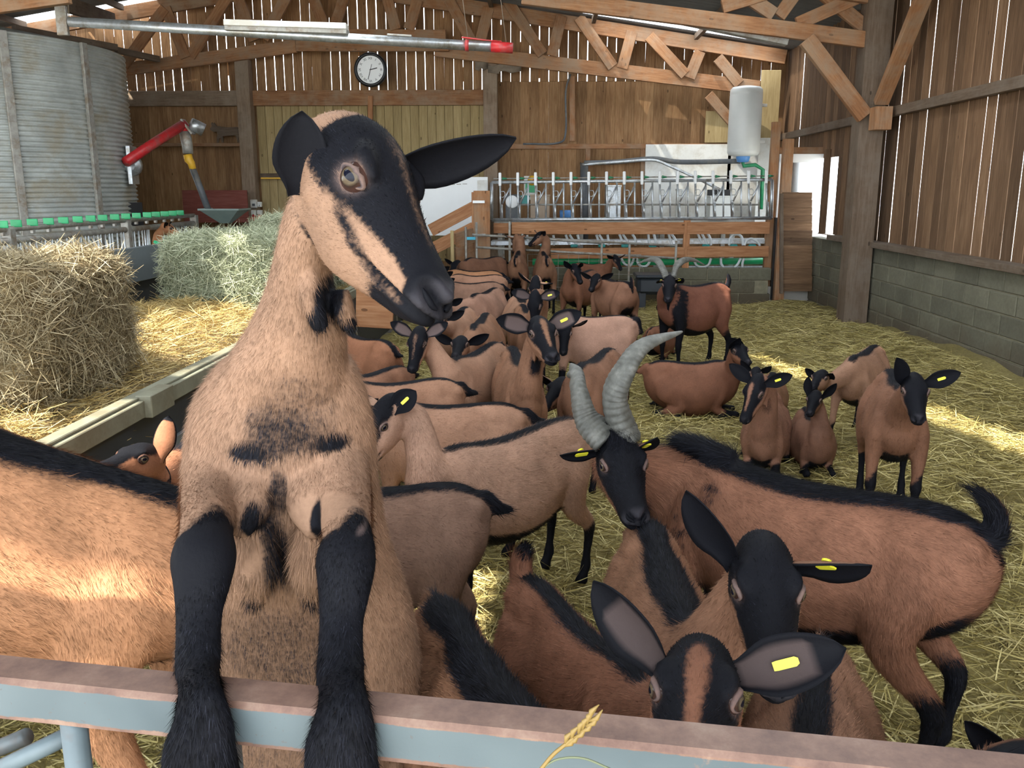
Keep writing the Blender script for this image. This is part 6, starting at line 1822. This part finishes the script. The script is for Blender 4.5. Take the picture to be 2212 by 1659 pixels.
goat('brown goat with a solid black face and a yellow tag in its flat ear', (1482, 1320), (1394, 1096), 1.03, poll=(1645, 1205), nose=(1682, 1486), neck_len=.37, tone=BRN, fur=45000,
     opt=dict(stripe=.52, mask=dict(w=[.9, .2, -.05, -.05, .20, .10, .0, -.3, -2]), fat=.95, slim=.86, head=1.14), ear_r=(1474, 1048), ear_l=(1898, 1222), tag_l=1, ear=.175,
     ear_n_r=nrm(TOC - c_r * 1.2), ear_n_l=nrm(TOC - c_u * .9), ear_dark=.1, vox=.0095, seed=26)
goat('brown goat huddled low at the gate under the black-faced goat', (1748, 1600), (1775, 1370), .98, poll=(1740, 1800), nose=(1700, 1900), tone=(0.27, 0.125, 0.066), fur=26000, opt=dict(stripe=.26, tail=0, poll_near=False), seed=27)
goat('large shaggy buck with ridged horns and black mane facing the does', (1540, 985), (2150, 1112), 1.15, poll=(1332, 968), nose=(1378, 1118), neck_len=.30, tone=(0.32, 0.128, 0.062), fur=90000,
     opt=dict(forelock=2.6, stretch=1.32, stripe=.50, saddle=.85, belly=-.45, mask=M_BUCK, throat=1, shag=1.4, neck_w=1.22, fur_len=.022, fur_w=.0019, tail=2.2, mane=.95, head=1.10, nose_near=True, hleg=.40, leg=.24,
              horns=dict(r0=.050, r=[(1268, 905, .02), (1252, 850, .05), (1244, 812, .12), (1232, 786, .2)], l=[(1328, 862, .0), (1352, 795, .0), (1392, 745, .04), (1474, 716, .12)])),
     ear=.13, ear_w=.026, ear_r=(1200, 985), ear_l=(1425, 942), tag_r=1, tag_l=1, vox=.0095, seed=28)
goat('pale tan goat standing sideways, black belly and a tagged round ear', (965, 978), (1262, 892), 1.0, poll=(846, 872), nose=(768, 1015), neck_len=.34, tone=LTAN, fur=50000,
     opt=dict(stripe=.25, belly=-.50, mask=dict(w=[.9, .5, .3, .35, .5, .4, .3, -.1, -2])), ear_l=(918, 826), tag_l=1, ear_w=.046, ear=.12, ear_n_l=nrm(TOC - c_r * .3), vox=.0095, seed=29)
goat('tan goat behind the pale one, black line arched along its back', (850, 858), (1135, 858), 1.0, poll=(740, 880), nose=(690, 960), tone=TAN, fur=22000, opt=dict(stripe=.30), seed=30)
goat('tan goat mostly hidden behind the arched back of another', (770, 826), (985, 814), 1.0, poll=(690, 838), nose=(640, 918), tone=(0.40, .19, .10), fur=8000, opt=dict(stripe=.28), seed=31)
goat('goat staring with wide eyes and upright pink-lined ears, nose raised', (1140, 812), (1098, 742), 1.0, poll=(1162, 706), nose=(1196, 772), neck_len=.42, tone=BRN, fur=16000,
     opt=dict(slim=.80, mask=M_STRK, wattles=1, stripe=.40, throat=.9, head=1.18), ear_r=(1066, 688), ear_l=(1262, 672), tag_l=1, ear_pale=.9, ear=.17, ear_w=.045, ear_n_r=nrm(TOC + c_r * .2), ear_n_l=TOC, vox=.0095, seed=32)
goat('goat with eyes half closed and drooping black-rimmed ears', (976, 770), (1088, 720), 1.0, poll=(906, 718), nose=(888, 800), neck_len=.34, tone=TAN, fur=14000,
     opt=dict(slim=.86, mask=dict(w=[.9, .4, .1, .05, .25, .2, .2, -.1, -2], streak=.55)), lid=.5, ear_r=(816, 680), ear_l=(986, 686), ear_pale=.9, ear=.16, ear_n_r=TOC, ear_n_l=TOC, seed=33)
goat('red-brown goat at the trough with a crooked black mark', (748, 712), (850, 730), .95, poll=(690, 720), nose=(640, 760), tone=RED, fur=6000, opt=dict(stripe=.30), seed=34)
goat('russet goat in the gap beside the drowsy goat, black ridge on its back', (755, 800), (868, 776), .95, poll=(700, 790), nose=(650, 840), tone=(0.34, .145, .07), fur=6000, opt=dict(stripe=.34), seed=35)
goat('brown goat seen from the flank behind the buck\'s horns', (1256, 788), (1324, 744), 1.0, poll=(1216, 830), nose=(1170, 880), tone=(0.30, .135, .07), fur=9000, opt=dict(stripe=.34, slim=.88, poll_near=False), seed=36)
goat('pale goat with bushy dark tail behind the staring goat', (1243, 672), (1352, 673), 1.0, poll=(1222, 700), nose=(1216, 765), tone=(0.46, .24, .155), fur=9000, neck_len=.3,
     opt=dict(stripe=.20, tail=-.4, tail_w=1.6, tail_black=1), ear_r=(1108, 692), ear_l=(1272, 690), ear_pale=.7, seed=37)
goat('goat with black brow peeping over the staring goat, yellow tag', (1154, 690), (1120, 652), .98, poll=(1158, 638), nose=(1152, 712), tone=BRN, fur=6000, neck_len=.40,
     opt=dict(mask=M_DARK, slim=.82), ear_r=(1084, 624), ear_l=(1216, 630), tag_l=1, ear_pale=.6, ear_n_r=TOC, ear_n_l=TOC, ear_w=.045, seed=38)
goat('pale-eared goat lifting its head behind the peeping goat', (1150, 655), (1105, 625), .98, poll=(1158, 606), nose=(1152, 664), tone=TAN, fur=4000, neck_len=.36, opt=dict(mask=M_BRN), ear_r=(1118, 586), ear_l=(1196, 612), tag_l=1, seed=39)
FAR = [
    ('tan goat turned away in the middle of the crowd', (972, 676), (1012, 656), TAN), ('brown goat with its rump to the staring goat', (1018, 720), (1060, 672), BRN),
    ('grey-tan goat with a long black back line in the crowd', (1000, 640), (1098, 606), (0.40, .20, .125)), ('orange goat by the wooden pen partition', (985, 579), (1085, 581), ORG),
    ('dark-backed goat beside the orange one', (990, 590), (1092, 590), (0.42, .2, .11)), ('dusky goat pressed among the crowd of backs', (985, 605), (1075, 603), (0.30, .15, .09)),
    ('dark brown goat standing by the metal rails', (1018, 562), (1086, 557), DRK)]
for i, (lb, W_, R_, tn_) in enumerate(FAR):
    w3 = np.array(W_); r3 = np.array(R_); dpx = (w3 - r3)
    goat(lb, W_, R_, 1.07 if tn_ == DRK else 1.0, poll=tuple(w3 + dpx * .3 + [-8, 6]), nose=tuple(w3 + dpx * .5 + [-14, 24]), tone=tn_, fur=2500, vox=.016, opt=dict(stripe=.30, poll_near=tn_ != DRK), seed=40 + i)
UPZ = np.array([0, 0, 1.0])
goat('goat at the metal rails showing its rump, head lowered at the rail', None, None, 1.12, root_m=(np.array([-.41, 12.70, .0]), nrm((.02, 1, 0)), UPZ, 1.0), poll=(-.43, 13.14, 1.06), nose=(-.50, 13.24, .80), tone=BRN, fur=2000, vox=.016, opt=dict(stripe=.30, slim=.82, tail=0, head=.9), seed=50)
goat('goat at the metal rails turning its head aside', None, None, 1.12, root_m=(np.array([-.02, 12.70, .0]), nrm((-.08, 1, 0)), UPZ, 1.0), poll=(-.06, 13.10, 1.10), nose=(-.24, 13.02, .97), tone=BRN, fur=2000, vox=.016, opt=dict(stripe=.30, slim=.82, tail=0, head=.9), seed=51)
goat('goat with white eye ring looking back over its shoulder', (1236, 589), (1286, 580), 1.0, poll=(1240, 577), nose=(1256, 610), neck_len=.26, tone=MAH, fur=3000, vox=.016, opt=dict(mask=M_DARK), ear_r=(1217, 562), ear_l=(1256, 566), seed=52)
goat('brown kid standing across, below the fence planks', (1300, 572), (1240, 568), .88, poll=(1328, 556), nose=(1343, 582), tone=MAH, fur=3000, vox=.016, opt=dict(mask=M_DARK, stripe=.2), seed=53)
goat('brown goat walking off with its tail up beside the dark trough', (1306, 602), (1364, 612), 1.0, poll=(1290, 600), nose=(1276, 625), tone=(0.30, .13, .068), fur=4000, vox=.015, opt=dict(tail=2.2, stripe=.35, hleg=.3), seed=54)
goat('standing buck with curved horns and black forehand by the dark trough', (1484, 616), (1545, 612), 1.12, poll=(1447, 606), nose=(1443, 648), neck_len=.34, tone=(0.20, .068, .036), fur=6000, vox=.015,
     opt=dict(mask=M_BUCK, saddle=1.0, saddle_w=.13, throat=1, belly=-.6, leg=.05, hleg=.35, tail=1.8, beard=1, horns=dict(r0=.032, r=[(1430, 578, .05), (1418, 562, .15), (1396, 562, .3), (1375, 572, .4)], l=[(1462, 575, .05), (1478, 562, .15), (1500, 562, .3), (1522, 572, .4)])), ear=.12, ear_r=(1420, 606), ear_l=(1478, 600), tag_r=1, tag_l=1, seed=55)
goat('small kid lying at the feet of the standing buck', (1440, 700), (1402, 712), .78, lie=True, poll=(1436, 672), nose=(1440, 696), tone=MAH, fur=2000, vox=.014, opt=dict(stripe=.15), ear_r=(1420, 656), seed=56)
goat('brown goat lying in the straw, head turned to the block wall', (1545, 770), (1408, 768), 1.0, lie=True, poll=(1590, 752), nose=(1618, 782), tone=MAH, fur=6000, vox=.014, neck_len=.32, opt=dict(mask=M_DARK, stripe=.34, belly=-.98), ear_r=(1600, 728), ear_l=(1573, 728), seed=57)
goat('kid with pricked ears half hidden behind the bleating goat', (1660, 822), (1672, 800), .75, lie=True, poll=(1634, 802), nose=(1628, 826), tone=BRN, fur=1500, vox=.014, ear_r=(1598, 776), ear_l=(1668, 790), opt=dict(mask=M_BRN), seed=58)
goat('bleating goat lying in the straw with its mouth open', (1655, 868), (1665, 838), 1.0, lie=True, poll=(1640, 824), nose=(1604, 910), neck_len=.44, tone=(0.31, .135, .075), fur=14000,
     opt=dict(mask=M_STRK, fat=.92, slim=.86, throat=.5, wattles=1), ear_r=(1552, 766), ear_l=(1740, 800), tag_l=1, ear=.17, ear_n_r=TOC, ear_n_l=TOC, seed=59)
goat('small kid lying beside the bleating goat', (1770, 897), (1742, 866), .78, lie=True, poll=(1762, 846), nose=(1748, 893), tone=(0.24, .105, .058), fur=5000, vox=.013, opt=dict(mask=M_DARK, stripe=.5), ear_r=(1746, 810), ear_l=(1812, 824), ear_dark=.05, seed=60)
goat('lean tan goat stooping to nose the straw', (1838, 775), (1905, 735), .85, poll=(1778, 812), nose=(1752, 838), neck_len=.36, tone=(0.36, .18, .10), fur=8000, vox=.014, opt=dict(mask=M_BRN, stripe=.34, leg=.52), swing=(.10, -.06, 0, .05), ear_l=(1800, 806), ear=.11, seed=61)
goat('stout mahogany goat standing square with one ear up', (1945, 838), (1925, 800), 1.0, poll=(1972, 826), nose=(1986, 905), neck_len=.36, tone=(0.26, .11, .055), fur=14000,
     opt=dict(mask=dict(w=[.9, .45, .15, .1, .25, .1, .0, -.2, -2]), fat=.85, stripe=.4), ear_r=(1936, 768), ear_l=(2084, 802), tag_l=1, ear=.17, ear_n_r=TOC, ear_n_l=TOC, seed=62)
goat('dark goat cut off at the pen corner behind the buck', (2380, 1610), (2640, 1580), 1.0, poll=(2290, 1700), nose=(2240, 1800), tone=DRK, fur=12000, opt=dict(stripe=.25, poll_near=False), seed=63)
org_ = np.array([-5.93, 12.28, .05]); fx_ = nrm((.97, .20, 0))
gc = goat('orange goat with a bright green collar putting its head through the feed barrier', None, None, 1.05, poll=(-5.37, 12.37, 1.24), nose=(-5.14, 12.44, 1.10), tone=(0.50, .19, .06), fur=2000, vox=.016, root_m=(org_, fx_, np.array([0, 0, 1.0]), 1.0), neck_len=.54,
          opt=dict(slim=.78, mask=dict(w=[2] * 9)), ear_l=(370, 478), seed=70, group='goats behind the feed barrier')
nb_ = org_ + fx_ * .36 * 1.05 + np.array([0, 0, .635 * 1.05]); pl_ = np.array([-5.37, 12.37, 1.24])
ax_ = nrm(pl_ - nb_); md_ = nb_ + (pl_ - nb_) * .56 - org_
u_ = nrm(np.cross(ax_, (0, 1, .3))); v_ = np.cross(ax_, u_)
ring = [md_ + (u_ * math.cos(t) + v_ * math.sin(t)) * .088 for t in np.linspace(0, 2 * math.pi, 25)]
V, Fc = [], []
for q in ring: V += [q - ax_ * .022, q + ax_ * .022, q * 1.0 + ax_ * .022 + nrm(q - md_) * .006, q - ax_ * .022 + nrm(q - md_) * .006]
for i in range(24):
    for j in range(4): Fc.append((i * 4 + j, i * 4 + (j + 1) % 4, (i + 1) * 4 + (j + 1) % 4, (i + 1) * 4 + j))
link('collar', mesh_np('collar', V, Fc), M['collar'], gc)['label'] = 'bright green collar'
for i, (yy, ang, lb, tn_) in enumerate(((9.0, .15, 'orange goat resting behind the feed barrier bars', ORG), (10.1, -.1, 'brown goat standing behind the feed barrier bars', (0.38, .14, .05)))):
    fx_ = np.array([-math.sin(ang), math.cos(ang), 0]); org_ = np.array([-6.05, yy, .05])
    goat(lb, None, None, .95, root_m=(org_, fx_, np.array([0, 0, 1.0]), 1.0), poll=tuple(org_ + fx_ * .45 + np.array([-.2, 0, .95])), nose=tuple(org_ + fx_ * .65 + np.array([-.2, 0, .80])), tone=tn_, fur=0, vox=.02, opt=dict(stripe=.3), seed=71 + i, group='goats behind the feed barrier')
